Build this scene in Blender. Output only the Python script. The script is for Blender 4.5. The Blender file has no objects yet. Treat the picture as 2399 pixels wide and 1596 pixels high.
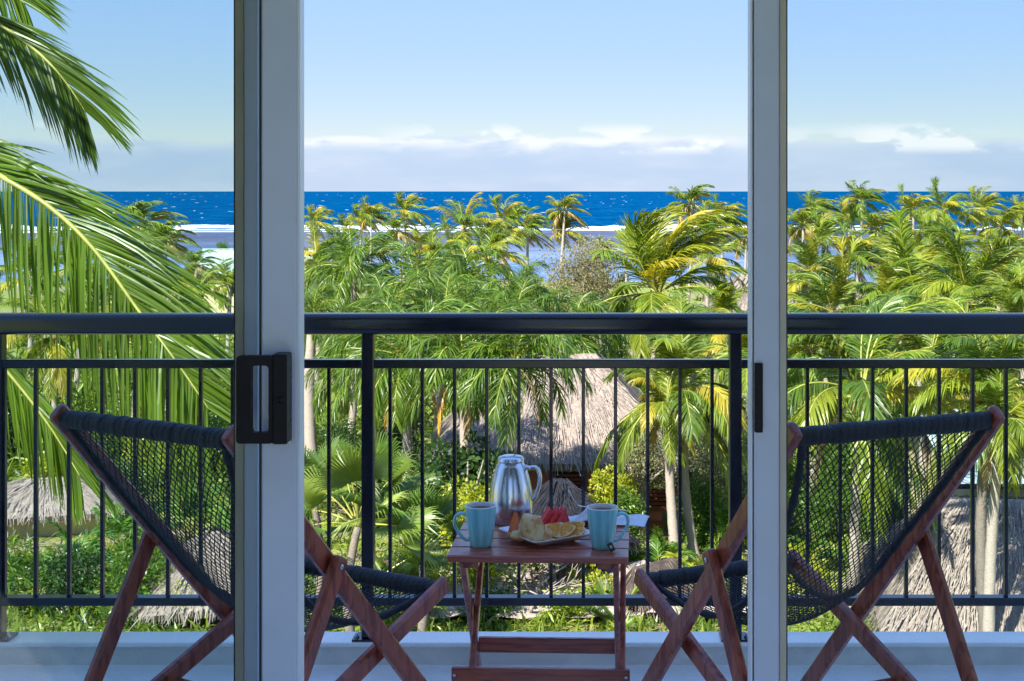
import bpy, math, random
from mathutils import Vector, Matrix, noise

sc = bpy.context.scene
# ------------------------------------------------------------------ camera, sky, sun, exposure
F_PX, CX, HY, CAM_Z = 3300.0, 1357.0, 448.0, 1.43     # focal length and principal point in photo pixels
cam_d = bpy.data.cameras.new('camera')
cam_d.sensor_width = 36.0
cam_d.lens = F_PX / 2399.0 * 36.0
cam_d.shift_x = -(CX - 1199.5) / 2399.0
cam_d.shift_y = -(798.0 - HY) / 2399.0
cam_d.clip_start = 0.05
cam_d.clip_end = 80000.0
cam = bpy.data.objects.new('camera', cam_d)
cam.location = (0, 0, CAM_Z)
cam.rotation_euler = (math.radians(90), 0, 0)
sc.collection.objects.link(cam)
sc.camera = cam

SUN_EL, SUN_AZ = math.radians(44), math.radians(214)    # azimuth clockwise from +Y: behind the camera, to the left
to_sun = Vector((math.sin(SUN_AZ) * math.cos(SUN_EL), math.cos(SUN_AZ) * math.cos(SUN_EL), math.sin(SUN_EL)))
sun_d = bpy.data.lights.new('sun', 'SUN')
sun_d.energy = 3.8
sun_d.angle = math.radians(0.53)
sun_d.color = (1.0, 0.95, 0.86)
sun = bpy.data.objects.new('sun', sun_d)
sun.rotation_euler = to_sun.to_track_quat('Z', 'Y').to_euler()
sun.location = (0, 0, 60)
sc.collection.objects.link(sun)

world = bpy.data.worlds.new('World')
sc.world = world
world.use_nodes = True
nt = world.node_tree
nt.nodes.clear()
def N(nt, t, **kw):
    n = nt.nodes.new(t)
    for k, v in kw.items():
        setattr(n, k, v)
    return n
def L(nt, a, b): nt.links.new(a, b)
def MATH(nt, op, a, b=None, c=None, clamp=False):
    n = nt.nodes.new('ShaderNodeMath'); n.operation = op; n.use_clamp = clamp
    for i, v in enumerate((a, b, c)):
        if v is None: continue
        if hasattr(v, 'links'): nt.links.new(v, n.inputs[i])
        else: n.inputs[i].default_value = v
    return n.outputs[0]
def MIXC(nt, f, a, b):
    n = nt.nodes.new('ShaderNodeMix'); n.data_type = 'RGBA'
    for i, v in ((0, f), (6, a), (7, b)):
        if hasattr(v, 'links'): nt.links.new(v, n.inputs[i])
        else: n.inputs[i].default_value = v if i == 0 else (v[0], v[1], v[2], 1)
    return n.outputs[2]
def MAPR(nt, v, a, b, c=0.0, d=1.0, smooth=True):
    n = nt.nodes.new('ShaderNodeMapRange'); n.interpolation_type = 'SMOOTHSTEP' if smooth else 'LINEAR'
    nt.links.new(v, n.inputs[0])
    for i, q in zip((1, 2, 3, 4), (a, b, c, d)):
        if hasattr(q, 'links'): nt.links.new(q, n.inputs[i])
        else: n.inputs[i].default_value = q
    return n.outputs[0]
sky = N(nt, 'ShaderNodeTexSky', sky_type='NISHITA', sun_disc=False)
sky.sun_elevation = SUN_EL
sky.sun_rotation = SUN_AZ
sky.altitude = 0.0
sky.air_density = 0.72
sky.dust_density = 0.0
sky.ozone_density = 1.2
# the whole sky is evened out a little, as in the photograph's gentle tone curve (same rule in every direction)
hsv_s = N(nt, 'ShaderNodeSeparateColor', mode='HSV'); L(nt, sky.outputs[0], hsv_s.inputs[0])
sat = N(nt, 'ShaderNodeHueSaturation'); sat.inputs['Saturation'].default_value = 1.10; L(nt, sky.outputs[0], sat.inputs['Color'])
hs = N(nt, 'ShaderNodeVectorMath', operation='SCALE')
wb = N(nt, 'ShaderNodeVectorMath', operation='MULTIPLY'); wb.inputs[1].default_value = (1.04, .955, 1.0); L(nt, sat.outputs[0], wb.inputs[0])
L(nt, wb.outputs[0], hs.inputs[0])
lum = N(nt, 'ShaderNodeRGBToBW'); L(nt, sky.outputs[0], lum.inputs[0])
level = MATH(nt, 'SQRT', MATH(nt, 'MULTIPLY', MATH(nt, 'MAXIMUM', hsv_s.outputs[2], 0.05), MATH(nt, 'MAXIMUM', lum.outputs[0], 0.03)))
L(nt, MATH(nt, 'MULTIPLY', MATH(nt, 'POWER', level, -0.95), 1.80), hs.inputs['Scale'])
tc = N(nt, 'ShaderNodeTexCoord')
sep = N(nt, 'ShaderNodeSeparateXYZ')
L(nt, tc.outputs['Generated'], sep.inputs[0])
mp = N(nt, 'ShaderNodeMapping'); mp.inputs['Scale'].default_value = (9, 9, 42)
L(nt, tc.outputs['Generated'], mp.inputs[0])
n1 = N(nt, 'ShaderNodeTexNoise'); n1.inputs['Scale'].default_value = 1.0; n1.inputs['Detail'].default_value = 7; n1.inputs['Roughness'].default_value = 0.55
L(nt, mp.outputs[0], n1.inputs[0])
mp2 = N(nt, 'ShaderNodeMapping'); mp2.inputs['Scale'].default_value = (22, 22, 90); mp2.inputs['Location'].default_value = (3, 7, 1)
L(nt, tc.outputs['Generated'], mp2.inputs[0])
n2 = N(nt, 'ShaderNodeTexNoise'); n2.inputs['Scale'].default_value = 1.0; n2.inputs['Detail'].default_value = 6
L(nt, mp2.outputs[0], n2.inputs[0])
mp3 = N(nt, 'ShaderNodeMapping'); mp3.inputs['Scale'].default_value = (5, 5, 2)
L(nt, tc.outputs['Generated'], mp3.inputs[0])
n3 = N(nt, 'ShaderNodeTexNoise'); n3.inputs['Scale'].default_value = 1.0; n3.inputs['Detail'].default_value = 3
L(nt, mp3.outputs[0], n3.inputs[0])
# a bank of far cloud all round the horizon, bright tops over a grey-blue body
top = MATH(nt, 'ADD', MATH(nt, 'MULTIPLY', MATH(nt, 'SUBTRACT', n1.outputs['Fac'], 0.5), 0.016),
           MATH(nt, 'ADD', 0.0365, MATH(nt, 'MULTIPLY', MATH(nt, 'SUBTRACT', n3.outputs['Fac'], 0.5), 0.012)))
below = MATH(nt, 'SUBTRACT', top, sep.outputs['Z'])
mask = MAPR(nt, below, -0.0022, 0.0040)
rim = MAPR(nt, below, 0.0012, 0.0105, 1.0, 0.0)
rim = MATH(nt, 'MULTIPLY', rim, MAPR(nt, n2.outputs['Fac'], 0.36, 0.56))
rim = MATH(nt, 'MULTIPLY', rim, MAPR(nt, n3.outputs['Fac'], 0.40, 0.55, 0.25, 1.0))
body_t = MAPR(nt, n1.outputs['Fac'], 0.35, 0.7)
CL = 2.42
body = MIXC(nt, body_t, (0.48 * CL, 0.62 * CL, 0.85 * CL), (0.60 * CL, 0.71 * CL, 0.89 * CL))
cloud = MIXC(nt, rim, body, (0.95 * CL, 0.97 * CL, 1.0 * CL))
lay = MATH(nt, 'MULTIPLY', mask, 0.9)
skyc = MIXC(nt, lay, hs.outputs[0], cloud)
mp4 = N(nt, 'ShaderNodeMapping'); mp4.inputs['Scale'].default_value = (26, 26, 60); mp4.inputs['Location'].default_value = (1.7, 4.2, 2.6)
L(nt, tc.outputs['Generated'], mp4.inputs[0])
n4 = N(nt, 'ShaderNodeTexNoise'); n4.inputs['Scale'].default_value = 1.0; n4.inputs['Detail'].default_value = 9
L(nt, mp4.outputs[0], n4.inputs[0])
mp5 = N(nt, 'ShaderNodeMapping'); mp5.inputs['Scale'].default_value = (4.2, 4.2, 1); mp5.inputs['Location'].default_value = (8.3, 1.1, 0)
L(nt, tc.outputs['Generated'], mp5.inputs[0])
n5 = N(nt, 'ShaderNodeTexNoise'); n5.inputs['Scale'].default_value = 1.0; n5.inputs['Detail'].default_value = 2
L(nt, mp5.outputs[0], n5.inputs[0])
band = MATH(nt, 'MULTIPLY', MAPR(nt, sep.outputs['Z'], .024, .032), MAPR(nt, sep.outputs['Z'], .050, .040))
puff = MATH(nt, 'MULTIPLY', MATH(nt, 'MULTIPLY', MAPR(nt, n4.outputs['Fac'], .50, .585), band), MAPR(nt, n5.outputs['Fac'], .42, .58))
skyc = MIXC(nt, MATH(nt, 'MULTIPLY', puff, .92), skyc, (0.93 * CL, 0.96 * CL, 1.0 * CL))
bg = N(nt, 'ShaderNodeBackground')
bg.inputs[1].default_value = 0.15
L(nt, skyc, bg.inputs[0])
wo = N(nt, 'ShaderNodeOutputWorld')
L(nt, bg.outputs[0], wo.inputs[0])

vs = sc.view_settings
vs.view_transform = 'Standard'
vs.look = 'None'
vs.exposure = 1.62
vs.gamma = 1.0
vs.use_curve_mapping = False
sc.cycles.max_bounces = 7
sc.cycles.diffuse_bounces = 4
sc.cycles.glossy_bounces = 3
sc.cycles.transparent_max_bounces = 16
sc.cycles.use_denoising = True
sc.cycles.caustics_reflective = False
sc.cycles.caustics_refractive = False

# ------------------------------------------------------------------ helpers
COL = sc.collection
def at(px, py, d):
    """world point seen at photo pixel (px, py) at depth d"""
    return Vector(((px - CX) * d / F_PX, d, CAM_Z - (py - HY) * d / F_PX))

class MB:
    def __init__(s): s.v = []; s.f = []; s.m = []; s.mi = 0
    def add(s, vs, fs):
        o = len(s.v)
        s.v.extend([tuple(q) for q in vs])
        for f in fs:
            s.f.append([i + o for i in f]); s.m.append(s.mi)
    def box(s, a, b):
        x0, y0, z0 = a; x1, y1, z1 = b
        s.add([(x0,y0,z0),(x1,y0,z0),(x1,y1,z0),(x0,y1,z0),(x0,y0,z1),(x1,y0,z1),(x1,y1,z1),(x0,y1,z1)],
              [(0,3,2,1),(4,5,6,7),(0,1,5,4),(1,2,6,5),(2,3,7,6),(3,0,4,7)])
    def sweep(s, path, prof, cap=True, closed=False):
        """path: list of (centre, axisA, axisB); prof: list of (a,b)"""
        n = len(prof); vs = []
        for c, A, B in path:
            for a, b in prof: vs.append(c + A * a + B * b)
        fs = []
        k = len(path)
        for i in range(k if closed else k - 1):
            j = (i + 1) % k
            for q in range(n):
                r = (q + 1) % n
                fs.append((i*n+q, i*n+r, j*n+r, j*n+q))
        if cap and not closed:
            fs.append(tuple(range(n - 1, -1, -1)))
            fs.append(tuple(range((k-1)*n, k*n)))
        s.add(vs, fs)
    def beam(s, p0, p1, w, h, side, ch=0.15, round_end=0.0):
        """chamfered rectangular bar from p0 to p1; w along 'side', h across"""
        p0 = Vector(p0); p1 = Vector(p1); d = (p1 - p0).normalized()
        A = Vector(side); A = (A - d * A.dot(d)).normalized(); B = d.cross(A).normalized()
        c = min(w, h) * ch
        def pr(k):
            a, b = w/2*k, h/2*k; cc = c*k
            return [(-a+cc,-b),(a-cc,-b),(a,-b+cc),(a,b-cc),(a-cc,b),(-a+cc,b),(-a,b-cc),(-a,-b+cc)]
        n = 8; vs = []; st = []
        if round_end > 0:
            for e, kk in ((0.0, .45), (.12, .75), (.4, .93), (1.0, 1.0)): st.append((p0 + d*round_end*e, kk))
            for e, kk in ((1.0, 1.0), (.4, .93), (.12, .75), (0.0, .45)): st.append((p1 - d*round_end*e, kk))
        else:
            e = c*.6
            st = [(p0, .9), (p0 + d*e, 1.0), (p1 - d*e, 1.0), (p1, .9)]
        for p, k in st:
            for a, b in pr(k): vs.append(p + A*a + B*b)
        fs = []
        for i in range(len(st)-1):
            for q in range(n):
                r = (q+1) % n
                fs.append((i*n+q, i*n+r, (i+1)*n+r, (i+1)*n+q))
        fs.append(tuple(range(n-1, -1, -1))); fs.append(tuple(range((len(st)-1)*n, len(st)*n)))
        s.add(vs, fs)
    def tube(s, pts, rad, n=6, cap=True):
        pts = [Vector(p) for p in pts]
        if not isinstance(rad, (list, tuple)): rad = [rad]*len(pts)
        path = []
        prevA = None
        for i, p in enumerate(pts):
            t = (pts[min(i+1, len(pts)-1)] - pts[max(i-1, 0)])
            t = t.normalized() if t.length > 1e-9 else Vector((0,0,1))
            ref = prevA if prevA is not None else (Vector((1,0,0)) if abs(t.x) < .8 else Vector((0,1,0)))
            A = (ref - t*ref.dot(t)).normalized(); prevA = A
            B = t.cross(A)
            path.append((p, A*rad[i], B*rad[i]))
        prof = [(math.cos(2*math.pi*k/n), math.sin(2*math.pi*k/n)) for k in range(n)]
        s.sweep(path, prof, cap)
    def lathe(s, prof, n=40, c=(0,0,0), close=True):
        vs = []; c = Vector(c)
        for r, z in prof:
            for k in range(n):
                a = 2*math.pi*k/n
                vs.append((c.x + r*math.cos(a), c.y + r*math.sin(a), c.z + z))
        fs = []
        for i in range(len(prof)-1):
            for k in range(n):
                r = (k+1) % n
                fs.append((i*n+k, i*n+r, (i+1)*n+r, (i+1)*n+k))
        if close:
            fs.append(tuple(range(n-1, -1, -1))); fs.append(tuple(range((len(prof)-1)*n, len(prof)*n)))
        s.add(vs, fs)
    def mesh(s, name, mats, smooth=False):
        me = bpy.data.meshes.new(name)
        me.from_pydata(s.v, [], s.f)
        for m in (mats if isinstance(mats, (list, tuple)) else [mats]): me.materials.append(m)
        if len(set(s.m)) > 1: me.polygons.foreach_set('material_index', s.m)
        if smooth: me.polygons.foreach_set('use_smooth', [True]*len(me.polygons))
        me.update()
        return me
    def build(s, name, mats, parent=None, smooth=False):
        return link(name, s.mesh(name, mats, smooth), parent)
def link(name, me, parent=None):
    o = bpy.data.objects.new(name, me); COL.objects.link(o)
    if parent: o.parent = parent
    return o
def tag(o, label=None, cat=None, group=None, kind=None):
    if label: o['label'] = label
    if cat: o['category'] = cat
    if group: o['group'] = group
    if kind: o['kind'] = kind
    return o
def thing(name, label, cat, loc=(0,0,0), rz=0.0, group=None):
    o = bpy.data.objects.new(name, None); COL.objects.link(o)
    o.location = loc; o.rotation_euler = (0, 0, rz)
    o.empty_display_size = 0.1
    return tag(o, label, cat, group)
def setmat(o, m):
    o.material_slots[0].link = 'OBJECT'; o.material_slots[0].material = m

# ------------------------------------------------------------------ materials
def new_mat(name):
    m = bpy.data.materials.new(name); m.use_nodes = True
    nt = m.node_tree
    b = nt.nodes['Principled BSDF']; o = nt.nodes['Material Output']
    return m, nt, b, o
def plain(name, col, rough=0.5, metal=0.0, spec=0.5, var=0.0, scale=20, coat=0.0, bump=0.0, bscale=80, stretch=(1,1,1)):
    m, nt, b, o = new_mat(name)
    b.inputs['Roughness'].default_value = rough
    b.inputs['Metallic'].default_value = metal
    b.inputs['Specular IOR Level'].default_value = spec
    b.inputs['Coat Weight'].default_value = coat
    b.inputs['Coat Roughness'].default_value = 0.15
    b.inputs['Base Color'].default_value = (*col, 1)
    if var or bump:
        t = N(nt, 'ShaderNodeTexCoord'); mpn = N(nt, 'ShaderNodeMapping'); mpn.inputs['Scale'].default_value = stretch
        L(nt, t.outputs['Object'], mpn.inputs[0])
        if var:
            n = N(nt, 'ShaderNodeTexNoise'); n.inputs['Scale'].default_value = scale; n.inputs['Detail'].default_value = 5
            L(nt, mpn.outputs[0], n.inputs[0])
            c = MIXC(nt, MAPR(nt, n.outputs['Fac'], .3, .7), [q*(1-var) for q in col], [min(1, q*(1+var)) for q in col])
            L(nt, c, b.inputs['Base Color'])
            L(nt, MAPR(nt, n.outputs['Fac'], .3, .7, max(.02, rough*.85), min(1, rough*1.2)), b.inputs['Roughness'])
        if bump:
            n = N(nt, 'ShaderNodeTexNoise'); n.inputs['Scale'].default_value = bscale; n.inputs['Detail'].default_value = 4
            L(nt, mpn.outputs[0], n.inputs[0])
            bn = N(nt, 'ShaderNodeBump'); bn.inputs['Strength'].default_value = bump; bn.inputs['Distance'].default_value = .01
            L(nt, n.outputs['Fac'], bn.inputs['Height']); L(nt, bn.outputs[0], b.inputs['Normal'])
    return m
def leaf_mat(name, c1, c2, c3=None, rough=0.38, trans=0.36, spec=0.55):
    """leaf colour varies from blade to blade and plant to plant; some light passes through"""
    m, nt, b, o = new_mat(name)
    g = N(nt, 'ShaderNodeNewGeometry'); oi = N(nt, 'ShaderNodeObjectInfo')
    col = MIXC(nt, g.outputs['Random Per Island'], c1, c2)
    if c3: col = MIXC(nt, MAPR(nt, oi.outputs['Random'], .35, 1.0), col, c3)
    tcn = N(nt, 'ShaderNodeTexCoord'); n = N(nt, 'ShaderNodeTexNoise'); n.inputs['Scale'].default_value = 1.7; n.inputs['Detail'].default_value = 2
    L(nt, tcn.outputs['Object'], n.inputs[0])
    hsv = N(nt, 'ShaderNodeHueSaturation')
    L(nt, MAPR(nt, n.outputs['Fac'], .3, .7, .75, 1.25), hsv.inputs['Value'])
    L(nt, col, hsv.inputs['Color'])
    L(nt, hsv.outputs[0], b.inputs['Base Color'])
    b.inputs['Roughness'].default_value = rough
    b.inputs['Specular IOR Level'].default_value = spec
    t = N(nt, 'ShaderNodeBsdfTranslucent')
    h2 = N(nt, 'ShaderNodeHueSaturation'); h2.inputs['Value'].default_value = 1.5; h2.inputs['Saturation'].default_value = 1.05; h2.inputs['Hue'].default_value = .487
    L(nt, hsv.outputs[0], h2.inputs['Color']); L(nt, h2.outputs[0], t.inputs[0])
    mx = N(nt, 'ShaderNodeMixShader'); mx.inputs[0].default_value = trans
    L(nt, b.outputs[0], mx.inputs[1]); L(nt, t.outputs[0], mx.inputs[2]); L(nt, mx.outputs[0], o.inputs[0])
    return m
M = {}
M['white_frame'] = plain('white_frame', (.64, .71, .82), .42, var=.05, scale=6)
M['edge_white'] = plain('edge_white', (.86, .88, .90), .35)  # sky light on the stile's side face, put in as a whiter colour
M['cream_bead'] = plain('cream_bead', (.60, .56, .44), .5, var=.08, scale=9)
M['gasket'] = plain('gasket', (.012, .013, .016), .5)
M['black_plastic'] = plain('black_plastic', (.004, .004, .008), .4, spec=.25, var=.3, scale=40)
M['steel'] = plain('steel', (.6, .6, .6), .25, metal=1)
M['rail'] = plain('rail', (.009, .012, .020), .17, spec=.6, var=.25, scale=14)
M['concrete'] = plain('concrete', (.88, .86, .80), .2, spec=.9, coat=.7, var=.06, scale=7, bump=.25, bscale=120)
M['kerb_face'] = plain('kerb_face', (.70, .69, .63), .75, var=.10, scale=9, bump=.4, bscale=150)
M['plaster'] = plain('plaster', (.78, .79, .80), .8, var=.06, scale=3)
M['room_floor'] = plain('room_floor', (.02, .015, .012), .4, var=.08, scale=3)
M['curtain'] = plain('dark_panelling', (.03, .022, .018), .7)  # unseen backing, dark so the door panes reflect nothing bright
M['rope'] = plain('rope', (.011, .013, .018), .62, var=.3, scale=60, bump=.5, bscale=300)
M['strap'] = plain('strap', (.020, .022, .028), .60, var=.35, scale=70, bump=.5, bscale=260)
M['chrome'] = plain('chrome', (.74, .76, .80), .19, metal=1)
M['mug_in'] = plain('mug_in', (.85, .82, .76), .2, coat=.4)
M['coffee'] = plain('coffee', (.09, .035, .015), .1)
M['tea'] = plain('tea', (.20, .07, .02), .1)
M['porcelain'] = plain('porcelain', (.88, .88, .88), .14, coat=.5)
M['cloth'] = plain('cloth', (.86, .86, .88), .85, bump=.3, bscale=200)
M['melon'] = plain('melon', (.75, .05, .055), .35, var=.3, scale=90, bump=.4, bscale=160)
M['melon_rind'] = plain('melon_rind', (.62, .66, .40), .45, var=.2, scale=60)
M['papaya'] = plain('papaya', (.75, .16, .02), .35, var=.25, scale=50, bump=.3, bscale=120)
M['papaya_rind'] = plain('papaya_rind', (.70, .38, .04), .4)
M['orange_flesh'] = plain('orange_flesh', (.86, .31, .012), .3, var=.25, scale=120, bump=.4, bscale=160)
M['pith'] = plain('orange_pith', (.85, .62, .28), .5)
M['orange_peel'] = plain('orange_peel', (.85, .27, .01), .4, bump=.4, bscale=260)
M['tag_green'] = plain('tag_green', (.008, .045, .025), .5)
M['tag_white'] = plain('tag_white', (.6, .62, .55), .6)
M['string'] = plain('string', (.7, .7, .65), .8)
def mug_glaze():
    m, nt, b, o = new_mat('mug_glaze')
    t = N(nt, 'ShaderNodeTexCoord'); mpn = N(nt, 'ShaderNodeMapping'); mpn.inputs['Scale'].default_value = (60, 60, 3)
    L(nt, t.outputs['Object'], mpn.inputs[0])
    n = N(nt, 'ShaderNodeTexNoise'); n.inputs['Scale'].default_value = 1; n.inputs['Detail'].default_value = 3
    L(nt, mpn.outputs[0], n.inputs[0])
    L(nt, MIXC(nt, MAPR(nt, n.outputs['Fac'], .3, .75), (.17, .56, .61), (.36, .76, .78)), b.inputs['Base Color'])
    b.inputs['Roughness'].default_value = .22; b.inputs['Coat Weight'].default_value = .5
    return m
M['mug'] = mug_glaze()
def pastry_mat():
    m, nt, b, o = new_mat('pastry')
    t = N(nt, 'ShaderNodeTexCoord')
    n = N(nt, 'ShaderNodeTexNoise'); n.inputs['Scale'].default_value = 38; n.inputs['Detail'].default_value = 6
    L(nt, t.outputs['Object'], n.inputs[0])
    L(nt, MIXC(nt, MAPR(nt, n.outputs['Fac'], .38, .66), (.80, .56, .25), (.62, .24, .05)), b.inputs['Base Color'])
    b.inputs['Roughness'].default_value = .55
    bn = N(nt, 'ShaderNodeBump'); bn.inputs['Strength'].default_value = .6; bn.inputs['Distance'].default_value = .004
    L(nt, n.outputs['Fac'], bn.inputs['Height']); L(nt, bn.outputs[0], b.inputs['Normal'])
    return m
M['pastry'] = pastry_mat()
def wood_mat(name, a, bcol, axis):
    m, nt, b, o = new_mat(name)
    t = N(nt, 'ShaderNodeTexCoord'); mpn = N(nt, 'ShaderNodeMapping')
    mpn.inputs['Scale'].default_value = axis
    L(nt, t.outputs['Object'], mpn.inputs[0])
    n = N(nt, 'ShaderNodeTexNoise'); n.inputs['Scale'].default_value = 1; n.inputs['Detail'].default_value = 6; n.inputs['Distortion'].default_value = .6
    L(nt, mpn.outputs[0], n.inputs[0])
    L(nt, MIXC(nt, MAPR(nt, n.outputs['Fac'], .3, .72), a, bcol), b.inputs['Base Color'])
    L(nt, MAPR(nt, n.outputs['Fac'], .3, .7, .22, .36), b.inputs['Roughness'])
    b.inputs['Coat Weight'].default_value = .3; b.inputs['Coat Roughness'].default_value = .2
    return m
M['wood'] = wood_mat('mahogany', (.22, .040, .022), (.48, .11, .055), (40, 40, 8))
M['wood_top'] = wood_mat('mahogany_slat', (.24, .046, .026), (.52, .125, .062), (6, 70, 70))
def glass_mat():
    m, nt, b, o = new_mat('door_glass')
    nt.nodes.remove(b)
    tr = N(nt, 'ShaderNodeBsdfTransparent'); tr.inputs[0].default_value = (.955, .987, .985, 1)
    gl = N(nt, 'ShaderNodeBsdfGlossy'); gl.inputs['Roughness'].default_value = .02
    fr = N(nt, 'ShaderNodeFresnel'); fr.inputs[0].default_value = 1.45
    mx = N(nt, 'ShaderNodeMixShader')
    L(nt, fr.outputs[0], mx.inputs[0]); L(nt, tr.outputs[0], mx.inputs[1]); L(nt, gl.outputs[0], mx.inputs[2])
    L(nt, mx.outputs[0], o.inputs[0])
    return m
M['glass'] = glass_mat()

M['coco'] = leaf_mat('coco_leaf', (0.070, 0.145, 0.009), (0.260, 0.335, 0.022), (0.290, 0.320, 0.022))
M['coco_dark'] = leaf_mat('coco_leaf_dark', (0.072, 0.144, 0.015), (0.130, 0.216, 0.021), (0.195, 0.252, 0.021))
M['coco_yellow'] = leaf_mat('coco_leaf_yellow', (.36, .34, .03), (.46, .38, .03))
M['dry'] = leaf_mat('dry_leaf', (.36, .24, .11), (.48, .35, .18), trans=.2)
M['orange_leaf'] = leaf_mat('dying_leaf', (.50, .24, .02), (.55, .36, .04), trans=.25)
M['fox'] = leaf_mat('foxtail_leaf', (0.030, 0.100, 0.010), (0.180, 0.290, 0.022), (0.120, 0.210, 0.018))
M['fan'] = leaf_mat('fan_leaf', (0.070, 0.160, 0.028), (0.180, 0.280, 0.045), (0.220, 0.290, 0.045), rough=.36)
M['under'] = leaf_mat('understory_leaf', (0.058, 0.168, 0.019), (0.130, 0.264, 0.032), (0.104, 0.204, 0.021))
M['shrub'] = leaf_mat('shrub_leaf', (0.030, 0.095, 0.012), (0.150, 0.250, 0.022), (0.100, 0.190, 0.020), rough=.38)
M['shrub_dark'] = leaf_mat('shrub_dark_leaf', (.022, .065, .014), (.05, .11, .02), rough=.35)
M['shrub_yellow'] = leaf_mat('shrub_yellow_leaf', (.25, .33, .02), (.42, .42, .03), (.20, .30, .02), rough=.4)
M['shrub_grey'] = leaf_mat('shrub_grey_leaf', (0.208, 0.240, 0.105), (0.312, 0.324, 0.147), rough=.5)
M['brown_tree'] = leaf_mat('brown_tree_leaf', (.25, .23, .10), (.20, .24, .08), (.30, .26, .13), rough=.6)
M['near_leaf'] = leaf_mat('near_palm_leaf', (0.058, 0.126, 0.008), (0.150, 0.222, 0.015), (0.098, 0.168, 0.013), rough=.33, trans=.42)
M['rachis'] = plain('rachis', (.34, .34, .07), .45, var=.2, scale=8)
M['trunk'] = plain('palm_trunk', (.36, .31, .26), .85, var=.22, scale=14, bump=.6, bscale=20, stretch=(1, 1, 5))
M['trunk_dark'] = plain('palm_trunk_dark', (.20, .17, .14), .85, var=.3, scale=14, bump=.6, bscale=20, stretch=(1, 1, 5))
M['shaft'] = plain('crown_shaft', (.22, .28, .06), .5, var=.2, scale=6)
M['fibre'] = plain('palm_fibre', (.22, .13, .06), .9, var=.4, scale=30)
M['nut'] = plain('coconut', (.42, .26, .05), .5, var=.2, scale=6)
M['bark'] = plain('bark', (.34, .29, .24), .85, var=.25, scale=12)
M['thatch'] = plain('thatch', (.27, .22, .18), .95, var=.22, scale=3.2, bump=.7, bscale=14, stretch=(3, 3, .5))
M['thatch_brown'] = plain('thatch_brown', (.075, .055, .042), .95, var=.35, scale=5)  # dark brown stands for a roof side lying in shade
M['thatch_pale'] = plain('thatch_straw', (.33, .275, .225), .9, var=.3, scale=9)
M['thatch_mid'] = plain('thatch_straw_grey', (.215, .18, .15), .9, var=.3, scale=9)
M['thatch_old'] = plain('thatch_weathered', (.020, .022, .030), .95, spec=.1, var=.35, scale=4, bump=.7, bscale=14, stretch=(3, 3, .5))  # darker blue-grey than the other thatch
M['straw_old'] = plain('straw_weathered', (.035, .037, .046), .95, spec=.1, var=.4, scale=9)  # straws in the same darker tone
M['red_wall'] = plain('red_wall', (.42, .13, .10), .8, var=.15, scale=2)
M['red_dark'] = plain('red_trim', (.20, .055, .04), .7)
M['shade_win'] = plain('dark_window', (.02, .018, .018), .25)
M['yellow_wall'] = plain('yellow_wall', (.62, .53, .30), .8, var=.08, scale=2)
M['green_roof'] = plain('green_roof', (.42, .55, .47), .45, var=.06, scale=2)
M['teal_roof'] = plain('teal_roof', (.36, .47, .46), .35, var=.12, scale=1.2)
M['rock'] = plain('rock', (.40, .34, .29), .9, var=.25, scale=3, bump=.6, bscale=8)
M['flower'] = leaf_mat('palm_flower', (.50, .50, .10), (.62, .58, .16), trans=.3)

# ------------------------------------------------------------------ the setting
GZ, SZ = -11.0, -12.5         # garden ground and sea level below the balcony floor
rnd = random.Random(7)

def grid_sheet(xs, ys, zf):
    mb = MB()
    vs = [(x, y, zf(x, y)) for y in ys for x in xs]
    n = len(xs)
    fs = [(j*n+i, j*n+i+1, (j+1)*n+i+1, (j+1)*n+i) for j in range(len(ys)-1) for i in range(n-1)]
    mb.add(vs, fs)
    return mb
def ground_mat():
    m, nt, b, o = new_mat('garden_ground')
    t = N(nt, 'ShaderNodeTexCoord')
    n = N(nt, 'ShaderNodeTexNoise'); n.inputs['Scale'].default_value = .16; n.inputs['Detail'].default_value = 6
    L(nt, t.outputs['Object'], n.inputs[0])
    n2 = N(nt, 'ShaderNodeTexNoise'); n2.inputs['Scale'].default_value = 6; n2.inputs['Detail'].default_value = 5
    L(nt, t.outputs['Object'], n2.inputs[0])
    g = MIXC(nt, MAPR(nt, n2.outputs['Fac'], .3, .7), (.14, .19, .03), (.26, .30, .05))
    br = MIXC(nt, MAPR(nt, n2.outputs['Fac'], .3, .7), (.16, .11, .07), (.34, .27, .20))
    L(nt, MIXC(nt, MAPR(nt, n.outputs['Fac'], .50, .60), g, br), b.inputs['Base Color'])
    b.inputs['Roughness'].default_value = .95
    return m
gx = [-900 + i*60 for i in range(31)]
gy = [-120, -40, 3, 12, 20] + [28 + i*6 for i in range(28)] + [198, 206, 212, 218, 224]
def gz(x, y):
    z = GZ + .25*noise.noise(Vector((x*.05, y*.05, 0)))
    if y > 195: z -= (y-195)*.09
    return z
o = grid_sheet(gx, gy, gz).build('ground', ground_mat()); tag(o, kind='structure')

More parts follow.
